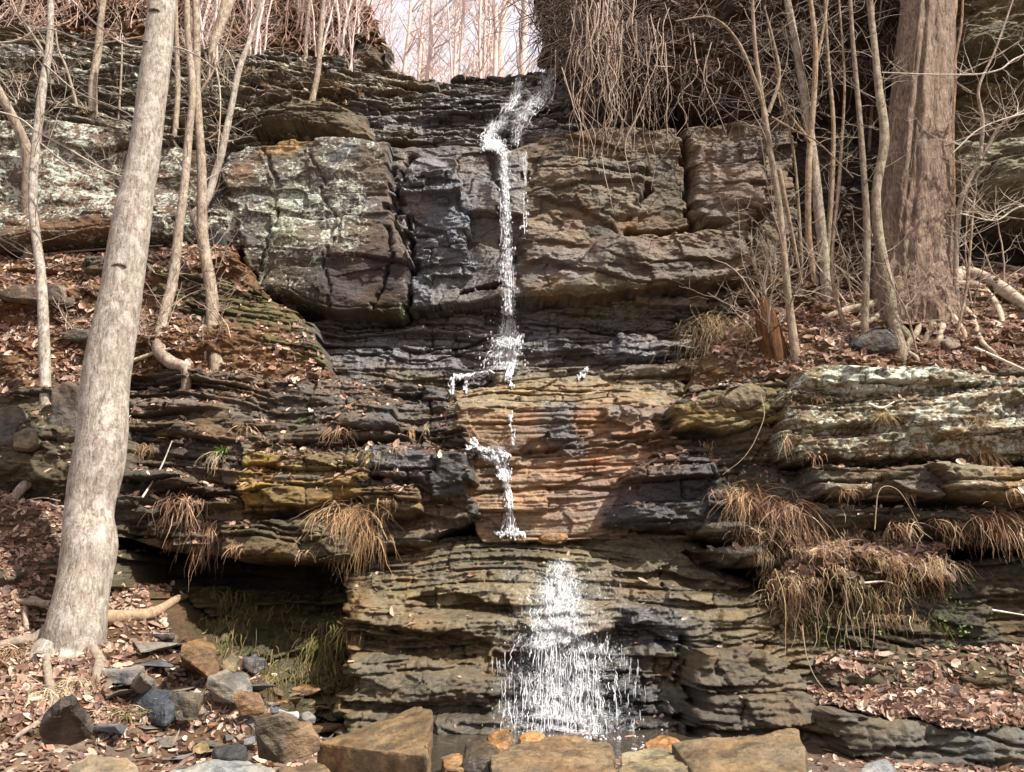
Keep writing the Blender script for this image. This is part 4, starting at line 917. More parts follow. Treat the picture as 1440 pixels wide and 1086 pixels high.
for i in range(190):
    y = 16 + 55 * r_.random()
    u = r_.uniform(440, 800); x = (u - 720) / FPX * (y * cp + (11.5 - 1.6) * sp)
    k = int(r_.choice([0, 2, 3, 4, 1, 5], p=[.2, .36, .30, .09, .04, .01]))
    place_tree(k, x, y, plateau_z(x, y) - .1, r_.uniform(.8, 1.3), r_.uniform(0, 6.28), r_.normal() * .04, WL, 'trees in the bright woods behind the lip')
for u, y, k, s in ((548, 19, 1, .7), (694, 24, 5, .8), (675, 20, 4, .8), (560, 30, 5, .9), (625, 26, 1, .8), (505, 16, 0, 1.0), (735, 15.5, 4, 1.)):
    x = (u - 720) / FPX * (y * cp + (11.5 - 1.6) * sp)
    place_tree(k, x, y, plateau_z(x, y) - .1, s, u, .02, WL, 'trees in the bright woods behind the lip')
for i in range(46):
    u = r_.uniform(255, 500); v = r_.uniform(-10, 85); y = 13.6 + 4 * r_.random()
    p = hit(u, v + 20); 
    if p[1] < 12.2: p = P(u, v, 14.)
    place_tree(int(r_.choice([2, 3])), p[0], p[1] + .1, p[2] - .3, r_.uniform(.3, .6), r_.uniform(0, 6), r_.normal() * .15, 'slim reddish bare tree on the hillside above the left rock beds', 'bare trees on the hillside above the left rock beds')
for i in range(10):
    u = r_.uniform(-40, 250); p = hit(u, r_.uniform(-10, 25))
    place_tree(int(r_.choice([2, 3])), p[0], p[1] + .1, p[2] - .3, r_.uniform(.3, .6), r_.uniform(0, 6), r_.normal() * .15, 'slim bare tree on the leafy slope at the top left corner', 'bare trees at the top left corner')
# ------------------------------------------------------------------ loose rocks
def rock_from_hull(name, label, pts, col, cat='rock', seed=1, wet=.2, lich=0., bev=.014, disp=.02, res=.035, group=None, lay=0.):
    pts = np.array(pts); base = np.array((pts[:, 0].mean(), pts[:, 1].mean(), pts[:, 2].min()))
    bm = bmesh.new()
    for p in pts: bm.verts.new(p - base)
    bmesh.ops.convex_hull(bm, input=bm.verts[:])
    for v in [v for v in bm.verts if not v.link_faces]: bm.verts.remove(v)
    bmesh.ops.dissolve_limit(bm, angle_limit=.06, verts=bm.verts[:], edges=bm.edges[:])
    bmesh.ops.bevel(bm, geom=bm.edges[:], offset=bev, segments=2, profile=.6, affect='EDGES')
    bmesh.ops.triangulate(bm, faces=bm.faces[:])
    for _ in range(5):
        es = [e for e in bm.edges if e.calc_length() > res]
        if not es: break
        bmesh.ops.subdivide_edges(bm, edges=es, cuts=1)
        bmesh.ops.triangulate(bm, faces=[f for f in bm.faces if len(f.verts) > 3])
    bm.normal_update()
    o3 = Vector((seed * 3.7, seed * 1.3, seed * .7))
    for v in bm.verts:
        c = v.co
        d = mnoise.fractal(c * 3 + o3, 1., 2., 4) * disp * 1.3 + mnoise.fractal(c * 11 + o3, 1., 2., 3) * disp * .5
        if lay: d += lay * (mnoise.noise(Vector((c.x * 1.5, c.y * 1.5, c.z * 22)) + o3))
        v.co = c + v.normal * d
    me = bpy.data.meshes.new(name); bm.to_mesh(me); bm.free()
    n = len(me.vertices)
    a = me.attributes.new('Col', 'FLOAT_COLOR', 'POINT'); c4 = np.ones((n, 4), np.float32)
    co = np.zeros(n * 3, np.float32); me.vertices.foreach_get('co', co); co = co.reshape(-1, 3)
    vv = 1 + .35 * fbm(co[:, 0] * 4 + seed, co[:, 2] * 4 + co[:, 1] * 3, 4, seed)
    c4[:, :3] = np.array(col) * vv[:, None]; c4[:, :3] *= np.where(fbm(co[:, 0] * 7 + seed * 3, co[:, 1] * 7 + co[:, 2] * 5, 4, seed + 3) > .35, .6, 1.)[:, None]; c4[:, :3] *= .68; a.data.foreach_set('color', c4.ravel())
    for nm, val in (('wet', wet), ('lichen', lich), ('moss', 0.)):
        b = me.attributes.new(nm, 'FLOAT', 'POINT'); b.data.foreach_set('value', np.full(n, val, np.float32))
    for p in me.polygons: p.use_smooth = False
    o = link(name, me, M_STONE, loc=base); return tag(o, label, cat, group)

def slab(label, top, th, col, name='rock', drop=(0, .0, 0), grow=1.06, **kw):
    if th < .3 and np.mean([q[0] for q in top]) < 460: th = th * .5
    """top: (u, v, z) corners of the upper face"""
    T = np.array([Pz(u, v, z) for u, v, z in top]); c = T.mean(0)
    B = c + (T - c) * grow - np.array((0, 0, th)) + np.array(drop)
    return rock_from_hull(name, label, np.vstack((T, B)), col, **kw)

OCH = (.21, .14, .065)
slab('big ochre wedge of rock with a flat sunlit top left of the fall foot', [(448, 1046, .58), (520, 1016, .66), (585, 993, .76), (610, 996, .78), (600, 1064, .66), (520, 1056, .60)], .55, OCH, seed=2, wet=.3, grow=1.02)
slab('long dark brown log shaped rock lying before the ochre wedge', [(470, 1052, .5), (585, 1062, .5), (592, 1078, .5), (470, 1072, .5)], .3, (.17, .11, .06), seed=3, wet=.4, bev=.06)
slab('broad ochre flat rock at the bottom centre below the fall', [(690, 1062, .5), (745, 1040, .52), (800, 1034, .54), (858, 1046, .52), (866, 1090, .5), (690, 1096, .48)], .35, (.20, .135, .07), seed=4, wet=.4)
slab('greenish tan flat rock right of the broad ochre one at the bottom', [(872, 1058, .5), (930, 1048, .5), (962, 1058, .5), (975, 1095, .48), (872, 1095, .48)], .3, (.28, .21, .11), seed=5, wet=.4)
slab('large ochre slab with a raised back corner at the bottom right of the fall', [(945, 1046, .56), (1040, 1042, .58), (1100, 1030, .6), (1122, 1026, .64), (1130, 1050, .6), (1136, 1100, .5), (985, 1100, .48), (960, 1064, .53)], .45, (.20, .14, .07), seed=6, wet=.35)
slab('small orange stone at the left foot of the fall', [(684, 1034, .52), (705, 1024, .56), (720, 1028, .55), (718, 1050, .5), (690, 1052, .48)], .25, (.44, .21, .07), seed=7, wet=.8, bev=.04)
slab('small bright orange stone right under the falling water', [(728, 1030, .55), (748, 1022, .58), (768, 1030, .56), (765, 1045, .52), (730, 1044, .52)], .25, (.48, .24, .08), seed=8, wet=.8, bev=.04)
slab('orange stone half under water right of the fall foot', [(905, 1042, .48), (930, 1033, .52), (962, 1042, .5), (958, 1056, .46), (910, 1056, .45)], .25, (.46, .22, .07), seed=9, wet=.8, bev=.05)
slab('dark wet boulder in front of the shale left of the fall foot', [(655, 1045, .5), (680, 1036, .52), (700, 1050, .5), (690, 1075, .46), (650, 1072, .45)], .3, (.09, .065, .04), seed=10, wet=.8, bev=.05)
slab('orange and cream stone between ochre wedge and broad flat rock', [(622, 1066, .42), (645, 1058, .44), (662, 1068, .43), (652, 1082, .41), (624, 1080, .41)], .2, (.42, .22, .09), seed=11, wet=.7)
slab('grey topped dark slab with a long straight front in the left rock pile', [(122, 928, .98), (195, 925, 1.0), (206, 932, .99), (196, 946, .95), (112, 944, .95)], .18, (.20, .185, .17), seed=12, wet=.5, bev=.012)
slab('pale grey slab tilted to the light, topmost of the left rock pile', [(180, 903, 1.12), (205, 888, 1.24), (246, 890, 1.24), (238, 906, 1.1), (196, 915, 1.02)], .10, (.42, .41, .39), seed=13, wet=.3, bev=.012)
slab('black slab under the pale grey tilted one', [(160, 915, 1.0), (182, 905, 1.08), (215, 916, 1.02), (205, 928, .96), (165, 926, .95)], .12, (.06, .06, .065), seed=14, wet=.7)
slab('brown slab leaning on edge in the left rock pile', [(203, 927, 1.0), (248, 895, 1.2), (262, 905, 1.12), (248, 935, .9)], .42, (.12, .085, .05), seed=15, wet=.6, grow=1.0)
slab('rust orange slab with a bright face in the left rock pile', [(256, 905, 1.18), (290, 892, 1.22), (305, 915, 1.1), (310, 945, .92), (285, 938, .92), (258, 918, 1.08)], .22, (.20, .115, .045), seed=16, wet=.5)
slab('brown stone leaning at the back of the left rock pile', [(250, 880, 1.22), (275, 868, 1.26), (285, 885, 1.18), (255, 893, 1.14)], .2, (.20, .14, .08), seed=17, wet=.3)
slab('layered grey tan stone right of the rust orange slab', [(292, 950, .92), (318, 940, .96), (350, 945, .93), (356, 960, .85), (330, 972, .8), (300, 970, .8)], .18, (.27, .24, .19), seed=18, wet=.5, lay=.012)
slab('small tan wedge stone at the right end of the straight fronted slab', [(185, 958, .88), (198, 940, 1.0), (208, 955, .9), (222, 962, .85), (205, 968, .82)], .12, (.26, .23, .18), seed=19)
slab('dark blue grey block lying low in the left rock pile', [(166, 965, .82), (200, 960, .86), (246, 970, .82), (258, 985, .74), (232, 1000, .68), (165, 985, .72)], .24, (.05, .052, .056), seed=20, wet=.35, bev=.03)
slab('olive stone beside the dark blue grey block', [(240, 968, .84), (285, 975, .8), (280, 995, .7), (250, 998, .68)], .2, (.13, .11, .07), seed=21, wet=.4)
slab('dark pointed rock below the foot of the big leaning tree', [(56, 1005, .82), (85, 975, .96), (105, 970, .98), (130, 1005, .78), (110, 1018, .72), (65, 1016, .74)], .25, (.15, .125, .10), seed=22, wet=.2, bev=.03)
slab('brown grey boulder with a dark left face before the ochre wedge', [(358, 1012, .78), (395, 1002, .82), (440, 1012, .74), (452, 1040, .62), (400, 1058, .56), (362, 1050, .58)], .16, (.17, .13, .08), seed=23, wet=.4, grow=1.02)
slab('black flat stone left of the brown grey boulder', [(300, 1050, .5), (335, 1040, .54), (348, 1052, .5), (340, 1066, .46), (305, 1064, .46)], .15, (.05, .048, .045), seed=24, wet=.5)
slab('tan flat stone at the bottom edge near the left path', [(95, 1075, .56), (125, 1060, .6), (180, 1062, .58), (196, 1082, .52), (150, 1100, .48), (90, 1095, .5)], .25, (.32, .26, .17), seed=25)
slab('pale grey flat stone at the bottom edge left of centre', [(236, 1082, .5), (290, 1068, .54), (350, 1070, .52), (385, 1085, .48), (330, 1110, .42), (230, 1105, .43)], .25, (.36, .33, .27), seed=26, wet=.3)
slab('brown flat stone at the bottom edge before the brown grey boulder', [(390, 1078, .48), (450, 1072, .5), (470, 1090, .46), (400, 1102, .43)], .2, (.20, .15, .09), seed=27, wet=.3)
slab('small yellow stone on the wet leaves of the left bank', [(268, 1046, .6), (285, 1038, .63), (296, 1046, .6), (280, 1056, .56)], .1, (.36, .25, .10), seed=28)
slab('rust brown stone at the right end of the left rock pile', [(330, 972, .82), (365, 975, .78), (372, 990, .7), (340, 992, .7)], .16, (.22, .13, .06), seed=29, wet=.6)
slab('thin pale chip of rock lying on the dark gravel', [(392, 998, .74), (418, 1002, .72), (420, 1008, .7), (395, 1004, .71)], .04, (.42, .40, .38), seed=30, wet=.5, bev=.006)
slab('grey pebble rock beside the thin pale chip', [(422, 1004, .72), (436, 1000, .74), (444, 1008, .7), (428, 1014, .68)], .1, (.20, .19, .17), seed=31, wet=.5)
slab('blue grey stone on the dark gravel under the mossy hollow', [(342, 925, .98), (362, 918, 1.02), (376, 926, .98), (360, 938, .9)], .15, (.12, .125, .135), seed=32, wet=.8)
slab('brown nodular stone in front of the mossy hollow', [(312, 928, 1.0), (328, 915, 1.06), (340, 925, 1.0), (330, 940, .92)], .15, (.19, .16, .10), seed=33, wet=.3)
slab('grey stone half buried in leaves at the bottom right corner', [(1215, 1078, .5), (1245, 1068, .55), (1262, 1080, .5), (1250, 1096, .45), (1212, 1094, .45)], .2, (.27, .26, .23), seed=34)
# small debris stones on the wet gravel
dr = np.random.default_rng(5)
pal = [(.08, .07, .06), (.16, .11, .07), (.24, .20, .15), (.30, .17, .07), (.13, .13, .14)]
for i in range(70):
    if i < 45: u, v = dr.uniform(300, 470), dr.uniform(965, 1070)
    else: u, v = dr.uniform(600, 950), dr.uniform(1036, 1084)
    p = hit(u, v); s = dr.uniform(.03, .085)
    q = p + (dr.normal(size=(9, 3)) * np.array((s, s, s * .5)))
    rock_from_hull('stone', 'small loose stone on the wet gravel below the falls', q, pal[int(dr.integers(5))], 'stone', seed=40 + i, wet=.6, bev=.008, disp=.006, res=.05, group='small stones on the wet gravel')
for i in range(44):
    u, v = dr.uniform(140, 480), dr.uniform(900, 1065)
    if u > 290 and v < 960: continue
    if v < 900 + (200 - u) * .8: continue
    p = hit(u, v); s = dr.uniform(.05, .13)
    q = p + (dr.normal(size=(9, 3)) * np.array((s, s * .8, s * .28)))
    rock_from_hull('stone', 'flat broken stone in the wet rock pile under the left ledge', q, pal[int(dr.integers(5))], 'stone', seed=140 + i, wet=.5, bev=.006, disp=.008, res=.05, group='flat stones of the left rock pile')
# stones lying on ledges and slopes
def ledge_rock(label, pxs, yoff, depth, col, up=0, **kw):
    h = hit(*np.mean(np.array(pxs), 0)); Y = h[1] - yoff
    F = np.array([P(u, v, Y) for u, v in pxs]); Bk = F + np.array((0, depth, .04)); c = F.mean(0)
    Bk = c + (Bk - c) * .85 + np.array((0, depth * .15, 0))
    M = c + (F - c) * .86 - np.array((0, depth * .22, 0))
    return rock_from_hull('rock', label, np.vstack((F, Bk, M)), col, **kw)
ledge_rock('loose brown stone lying at the foot of the orange shelf', [(757, 756), (770, 749), (795, 750), (801, 757), (785, 764), (762, 763)], .02, .25, (.33, .18, .07), seed=120, wet=.7, bev=.02, disp=.012)
ledge_rock('flat pale slab jutting from the left leafy slope', [(-8, 418), (20, 404), (60, 400), (92, 404), (102, 416), (100, 430), (60, 424), (10, 424)], .05, .5, (.26, .20, .14), seed=121, bev=.015, lich=.1)
ledge_rock('dark rounded rock between two saplings on the right platform', [(1192, 490), (1200, 478), (1225, 462), (1245, 460), (1262, 475), (1260, 497), (1225, 500)], .1, .4, (.10, .085, .07), seed=122, bev=.05)
ledge_rock('round brown mossy rock on the corner of the right ledge', [(1010, 560), (1022, 545), (1050, 540), (1075, 550), (1076, 568), (1050, 580), (1018, 575)], .08, .35, (.20, .15, .085), seed=123, bev=.05, disp=.03)
ledge_rock('small cream stone on the left tip of the right ledge', [(970, 546), (976, 541), (988, 542), (994, 548), (984, 552), (972, 552)], .03, .12, (.38, .28, .19), seed=124, bev=.015, disp=.008)
ledge_rock('square dark stone block above the left ledge behind a sapling', [(75, 545), (95, 535), (118, 545), (120, 620), (85, 628), (72, 600)], .05, .4, (.13, .105, .08), seed=125, bev=.03)
ledge_rock('rounded tan stone near the base of the slim pale sapling', [(20, 610), (35, 602), (52, 605), (58, 625), (45, 635), (22, 630)], .05, .25, (.20, .16, .10), seed=126, bev=.04)
ledge_rock('grey flat rock on the leafy slope left of the big trunk', [(85, 470), (105, 462), (130, 466), (138, 478), (115, 482), (90, 480)], .05, .3, (.18, .14, .10), seed=127, bev=.03)
ledge_rock('dark leaf covered rock under the slim pale sapling, left edge', [(-10, 575), (20, 568), (35, 590), (30, 625), (-10, 640)], .05, .4, (.10, .09, .07), seed=128, bev=.04, lich=.2)
ledge_rock('tall dark hooded stone at the small hole in the lichen wall', [(292, 322), (305, 315), (318, 335), (322, 352), (305, 352), (290, 345)], .03, .2, (.035, .03, .026), seed=129, bev=.02)
ledge_rock('pale stone in the leaves of the right platform', [(1322, 482), (1335, 474), (1350, 478), (1352, 490), (1335, 494)], .04, .2, (.32, .25, .18), seed=130, bev=.02)
# ------------------------------------------------------------------ dry grass, moss strands, vines, brush
def blade(acc, p, d, L, w, droop, col, segs=6, curl=.0):
    d = d / np.linalg.norm(d); pts = [p.copy()]; q = p.copy()
    for i in range(segs):
        d = d + np.array((rng.normal() * curl, rng.normal() * curl, -droop / segs * 2.2)); d /= np.linalg.norm(d)
        q = q + d * L / segs; pts.append(q.copy())
    pts = np.array(pts); side = np.cross(d, (0.2, -1, .3)); side /= np.linalg.norm(side) + 1e-9
    an = rng.uniform(-.8, .8); side = side * math.cos(an) + np.array((0, -1, 0)) * math.sin(an)
    ww = w * np.linspace(1, .15, segs + 1)[:, None]
    V = np.concatenate((pts - side * ww, pts + side * ww)); n = segs + 1
    F = [(i, i + 1, n + i + 1, n + i) for i in range(segs)]
    acc.add(V, F, col)

STRAW = [(.44, .31, .18), (.22, .14, .08), (.58, .42, .25), (.40, .24, .11), (.34, .19, .09)]
RED = [(.34, .19, .11), (.28, .15, .085), (.45, .29, .18), (.18, .10, .065), (.55, .40, .26)]
OLIVE = [(.13, .12, .035), (.19, .16, .05), (.09, .085, .03), (.24, .19, .08)]
YEL = [(.38, .33, .07), (.30, .27, .06), (.22, .2, .05)]
PALE = [(.52, .42, .28), (.58, .48, .34), (.42, .32, .18)]
def clump(label, u, v, size, n, pal, droop=.8, up=.25, w=.006, spread=1., out=.7, group=None, name='grass_tuft', cat='dry grass', off=.0, sx=1., dark=.0, curl=.26):
    p = hit(u, v, off); L = size / FPX * p[1] * .68; w = w * .8
    o = Acc()
    for i in range(n):
        q = rng.normal(size=3) * np.array((.22 * L * sx, .06 * L, .10 * L)) * spread
        d = np.array((rng.normal() * .7, -abs(rng.normal()) * out - .15, up + rng.normal() * .35))
        c = np.array(pal[int(rng.integers(len(pal)))]) * rng.uniform(.55, 1.2)
        blade(o, q + np.array((0, -.03, 0)), d, L * rng.choice([.35, .6, .9, 1.2]) * rng.uniform(.8, 1.2), w * rng.choice([.5, .8, 1.3]), droop * rng.uniform(.6, 1.4), c, curl=curl)
    ob = o.build(name, M_GRASS); ob.location = p
    return tag(ob, label, cat, group)

clump('big straw coloured grass tuft hanging over the dark hollow under the left ledge', 492, 722, 95, 420, STRAW, 1.0, .35, sx=1.5)
clump('second drooping layer of straw on the right side of the hollow', 505, 745, 85, 200, STRAW, 1.5, -.2, sx=1.2)
clump('reddish dead fern hanging on the left ledge beside the big leaning trunk', 262, 705, 75, 130, RED, 1.4, .2)
clump('stringy brown roots hanging into the hollow below the reddish fern', 292, 745, 80, 110, RED, 2., -.6, name='root_tuft', cat='roots')
clump('bright orange straw tuft at the left corner of the right ledge', 1052, 700, 85, 330, [(.50, .31, .16), (.58, .40, .25), (.36, .21, .11)], 1.25, .45, sx=.9)
clump('brown matted grass right of the bright orange straw tuft', 1110, 715, 80, 320, RED, 1.1, .3, sx=1.6)
clump('brown grass fringe hanging below the orange straw tuft', 1100, 790, 80, 220, RED, 1.7, -.4, sx=1.2)
clump('tangle of dead grass over the mossy knob of the right bank', 1200, 755, 55, 60, PALE + RED + STRAW, 1.1, .2, sx=1.8)
clump('dead grass drooping off the right side of the mossy knob', 1305, 785, 60, 50, STRAW + PALE, 1.5, .1, sx=1.6, off=.1)
clump('dense skirt of dry stems along the front of the mossy knob', 1265, 800, 60, 36, STRAW + OLIVE, 1.9, -.5, sx=1.8)
clump('dead brown grass tuft at the right edge above the dark crack', 1405, 730, 90, 260, RED, 1.2, .3, sx=1.4)
clump('small straw tuft hanging in front of the right ledge overhang', 1385, 640, 50, 90, STRAW, 1.1, .2, sx=1.3)
clump('long drooping sedge curtain beside the rotten stump', 1012, 462, 150, 420, [(.30, .21, .11), (.38, .28, .15), (.20, .13, .07), (.16, .12, .06)], 1.5, .3, sx=1.1, off=.3)
clump('sparse sedge behind the rotten stump', 1055, 470, 60, 120, [(.25, .18, .09), (.32, .22, .11)], 1.2, .4)
clump('yellow green sedge hanging at the left edge of the lower shale', 482, 940, 95, 120, YEL + OLIVE, 1.5, -.1, w=.005)
clump('dark olive sedge hanging above the yellow green one', 455, 905, 80, 150, OLIVE, 1.5, .1)
clump('straw sedge mixed with olive left of the lower shale', 440, 940, 70, 120, OLIVE + STRAW, 1.4, .1)
clump('pale dry grass tuft standing before the dark blue grey block', 170, 1005, 38, 130, PALE + OLIVE, .6, .9, sx=2.)
clump('pale dry grass tuft standing in the middle of the left rock pile front', 235, 1005, 42, 150, PALE + OLIVE, .6, .9, sx=1.6)
clump('tawny grass tuft between the rock pile and the brown grey boulder', 290, 990, 38, 110, STRAW, .6, .9, sx=1.4)
clump('dry whitish stems fanning out below the foot of the big leaning tree', 75, 975, 70, 150, PALE, .9, .3, sx=1.3)
clump('dry whitish stems on the bank right of the leaning tree foot', 110, 960, 50, 90, PALE, .8, .5)
clump('dry stems and roots on the bank at the left frame edge', 20, 915, 60, 110, PALE + RED, .8, .2, sx=1.6)
clump('straw tuft on the left ledge step in front of ochre rock', 520, 640, 40, 80, STRAW + OLIVE, 1.1, .2)
clump('dead leaves and straw hanging below the middle of the left ledge', 475, 605, 45, 70, RED, 1.1, .2, sx=1.5)
clump('wispy straw on the left ledge right of the big leaning trunk', 205, 630, 45, 80, STRAW, 1.0, .3, sx=1.3)
clump('pale stalk bundle hanging beside the ochre rock of the left ledge', 305, 640, 45, 60, PALE, 1.4, .1)
clump('dangling dead leaf bundle on the right ledge below the rounded rock', 1105, 615, 45, 60, RED + PALE, 1.9, -.5, sx=.6)
clump('dangling leaf bundle in the shade at the left end of the right ledge', 992, 625, 40, 50, RED + PALE, 1.9, -.5, sx=.6)
clump('mossy yellowish tuft on the step of the right ledge', 1240, 585, 40, 90, YEL + STRAW, .9, .4, sx=1.4)
clump('yellow moss tuft near the right edge of the right ledge', 1375, 590, 40, 90, YEL + STRAW, 1.0, .3, sx=1.6)
clump('tiny dead tuft hanging at the edge of the long dark overhang', 580, 605, 25, 30, STRAW, 1.9, -.6, sx=.5)
clump('pair of dangling pale stalks under the long dark overhang', 600, 600, 35, 16, PALE, 1.9, -.8, sx=.3)
clump('green sprig growing on the left ledge', 315, 635, 25, 40, [(.10, .17, .03), (.14, .22, .05)], .8, .6, name='green_sprig', cat='plant', w=.009)
clump('small green plant on the grassy step of the left ledge', 425, 592, 16, 30, [(.12, .22, .05), (.16, .26, .07)], .6, .8, name='green_sprig', cat='plant', w=.008)
clump('dry grass on top of the wall right of the tan boulder crown', 330, 165, 30, 50, STRAW, .6, .9, sx=2.)
clump('dry stems on the ledge above the lichen wall, left of the big trunk', 115, 160, 40, 60, PALE, .5, .9, sx=2.)
for i, (u, v) in enumerate(((545, 705), (560, 630), (180, 590), (215, 690), (345, 600), (380, 620), (240, 760), (430, 775), (330, 770))):
    clump('wisp of dead grass on the steps of the left ledge', u, v, 30, 28, STRAW + RED, 1.2, .1, sx=1.3, group='wisps of dead grass on the left ledge')
for i, (u, v) in enumerate(((1140, 640), (1190, 690), (1270, 690), (1010, 690), (1290, 620), (1330, 710), (1420, 690), (1150, 560))):
    clump('wisp of dead grass on the steps of the right ledge', u, v, 34, 30, STRAW + RED, 1.2, .1, sx=1.3, group='wisps of dead grass on the right ledge')
for i in range(46):
    u, v = rng.uniform(265, 490), rng.uniform(830, 960)
    clump('dark sedge strands hanging on the mossy slope of the hollow', u, v, 60, 34, OLIVE + [(.2, .14, .07)], 1.6, -.2, sx=1.4, group='dark sedge on the mossy slope')
for i in range(16):
    u, v = rng.uniform(1110, 1330), rng.uniform(815, 880)
    clump('hanging olive stems on the face of the right bank', u, v, 55, 26, OLIVE + STRAW, 1.8, -.4, sx=1.2, w=.004, group='hanging stems on the right bank')
for i in range(14):
    a_ = rng.random(); u, v = (rng.uniform(460, 520), rng.uniform(130, 180)) if a_ < .4 else (rng.uniform(330, 520), rng.uniform(95, 150))
    clump('small dry grass tuft on the thin beds left of the lip', u, v, 16, 26, STRAW, .6, .8, sx=1.5, w=.007, group='small grass tufts on the thin beds')
for i in range(14):
    u, v = rng.uniform(1055, 1430), rng.uniform(360, 500)
    clump('sparse dry stalks among the leaves of the right platform', u, v, 36, 16, PALE + RED, .5, .8, sx=1.5, w=.005, group='dry stalks on the right platform')
for i in range(12):
    u, v = rng.uniform(0, 330), rng.uniform(370, 510)
    clump('sparse dry stalks among the leaves of the left slope', u, v, 26, 14, PALE + RED, .5, .8, sx=1.5, w=.005, group='dry stalks on the left slope')

# dead grass matted along the edge of the right ledge, tuft by tuft
for i in range(64):
    s_ = rng.random()
    if i < 34: u, v = 1060 + 290 * s_ + rng.normal() * 14, np.interp(s_, [0, .3, .7, 1], [735, 760, 770, 790]) + rng.normal() * 22
    else: u, v = 1080 + 40 * s_ + rng.normal() * 16 + (rng.random() < .4) * 150, 750 + 110 * s_ + rng.normal() * 12
    clump('matted dead grass draped along the edge of the right ledge', u, v, rng.uniform(22, 58), 40, RED + STRAW + PALE, rng.uniform(.9, 1.8), rng.uniform(-.4, .5), sx=1.6, w=.005, curl=.4, group='matted dead grass on the right ledge edge', off=.08)

# fallen sticks
def stick(label, px, r, off=.05, col=(.45, .38, .3), group=None, name='fallen_stick', cat='stick'):
    pts = smooth_path([hit(u, v, off) for u, v in px], 6)
    a = Acc(); b0 = pts[0]; a.tube(pts - b0, np.linspace(r, r * .5, len(pts)), 6, col, .15)
    o = a.build(name, M_TWIG); o.location = b0; return tag(o, label, cat, group)
stick('pale stick on the leafy slope between the big trunk and a sapling', [(185, 508), (215, 497), (240, 490)], .03)
stick('long fallen stick running below the lichen wall', [(30, 362), (90, 355), (150, 350), (230, 345)], .022, .1)
stick('thin bent stick on the left bank beside the sapling foot', [(35, 705), (60, 700), (85, 705)], .012, .08)
stick('white forked twig poking from the right ledge step', [(1222, 568), (1240, 574), (1258, 565)], .016, .12, (.62, .55, .46))
stick('pale twig lying over the mossy knob', [(1215, 820), (1245, 818), (1265, 825)], .012, .1, (.6, .53, .44))
stick('white twig sticking out at the right edge below the dark crack', [(1395, 858), (1420, 862), (1445, 866)], .012, .2, (.65, .6, .52))
stick('dark thin branch lying across the small orange stones at the fall foot', [(712, 1075), (750, 1058), (790, 1034), (815, 1036), (832, 1052)], .012, .1, (.06, .045, .035))
stick('pale straw stick on the greenish tan rock at the bottom', [(905, 1078), (925, 1070), (945, 1062)], .012, .06, (.5, .36, .2))
stick('curved white root on the leaves of the right platform', [(1370, 490), (1395, 500), (1440, 520)], .025, .05, (.55, .48, .4))
stick('bleached stick leaning against the rocks of the left ledge', [(200, 700), (225, 660), (242, 620)], .012, .15, (.55, .48, .4))

# hanging roots and vines at the top
def vine(label, px, Y, r, col, group=None, name='hanging_root', cat='root', wig=.008):
    pts = smooth_path([P(u, v, Y) for u, v in px], 6); pts = pts + np.cumsum(rng.normal(size=pts.shape) * wig * .3, axis=0) * np.array((1, .5, .3))
    a = Acc(); b0 = pts[0]; a.tube(pts - b0, np.linspace(r, r * .35, len(pts)), 5, col, .2)
    o = a.build(name, M_TWIG); o.location = b0; return tag(o, label, cat, group)
def hcol(): return np.array((.34, .26, .20)) * rng.uniform(.55, 1.5)
for i in range(95):
    u = rng.normal(850, 26) if i < 70 else rng.uniform(790, 1010)
    v0 = rng.uniform(-30, 80) + max(0, (u - 900)) * .35; L = rng.uniform(80, 210) if i < 70 else rng.uniform(60, 170)
    Y = 11.0 - .3 * rng.random() if u > 800 else 12.
    k = 5; px = [(u + rng.normal() * 4.5 * j ** .5 + (i % 3 - 1) * j * 2, v0 + L * j / k) for j in range(k + 1)]
    vine('thin root in the bundle hanging over the wall right of the lip', px, Y, rng.uniform(.005, .013), hcol(), 'roots hanging in the bundle right of the lip')
for px, lab in (
    ([(905, 150), (880, 200), (885, 240), (892, 268)], 'long single root ending free against the brown wall right of the root bundle'),
    ([(845, 215), (852, 255), (862, 300)], 'straight root tip hanging lowest under the root bundle'),
    ([(935, 60), (940, 130), (938, 170), (942, 205)], 'wavy root right of the bundle, before the dark shade'),
    ([(915, 20), (925, 80), (910, 120), (895, 160), (890, 210)], 'curved pale root swinging left before the shade'),
    ([(790, 95), (800, 130), (812, 165), (830, 190), (845, 245)], 'leftmost root trailing down beside the upper cascade'),
    ([(1000, 60), (990, 110), (1010, 160), (1020, 185)], 'looping root near the wall corner groove')):
    vine(lab, px, 10.5, .010, (.36, .28, .22))

# brush: tangled bare stems on the overhanging bank, one mass
a = Acc()
for i in range(1900):
    u = rng.uniform(752, 1260) if i % 5 < 2 else rng.normal(835, 45); vmax = np.interp(u, [752, 790, 850, 950, 1050, 1150, 1260], [70, 95, 150, 190, 195, 180, 120])
    v = vmax * rng.random() ** .7 - 60 * rng.random()
    Y = fld(*[np.array([q]) for q in (P(u, v, 11.3)[0], P(u, v, 11.3)[2])])[0]; Y = min(max(Y, 10.6), 13.5)
    p = P(u, v, Y - .05 - .5 * rng.random() ** 2)
    d = rng.normal(size=3) * np.array((.7, .5, 1.)); d[2] -= .1
    twig_pts = [p]; q = p.copy(); d /= np.linalg.norm(d); L = rng.uniform(.4, 1.5)
    for j in range(7):
        d = d + rng.normal(size=3) * .17; d[2] -= .07; d /= np.linalg.norm(d); q = q + d * L / 7; twig_pts.append(q.copy())
    a.tube(twig_pts, np.linspace(.0075, .0025, 8) * rng.choice([.5, .8, 1., 1.9]), 3, np.array((.15, .11, .09)) * rng.uniform(.3, 1.8) * (1. if u < 920 else .62))
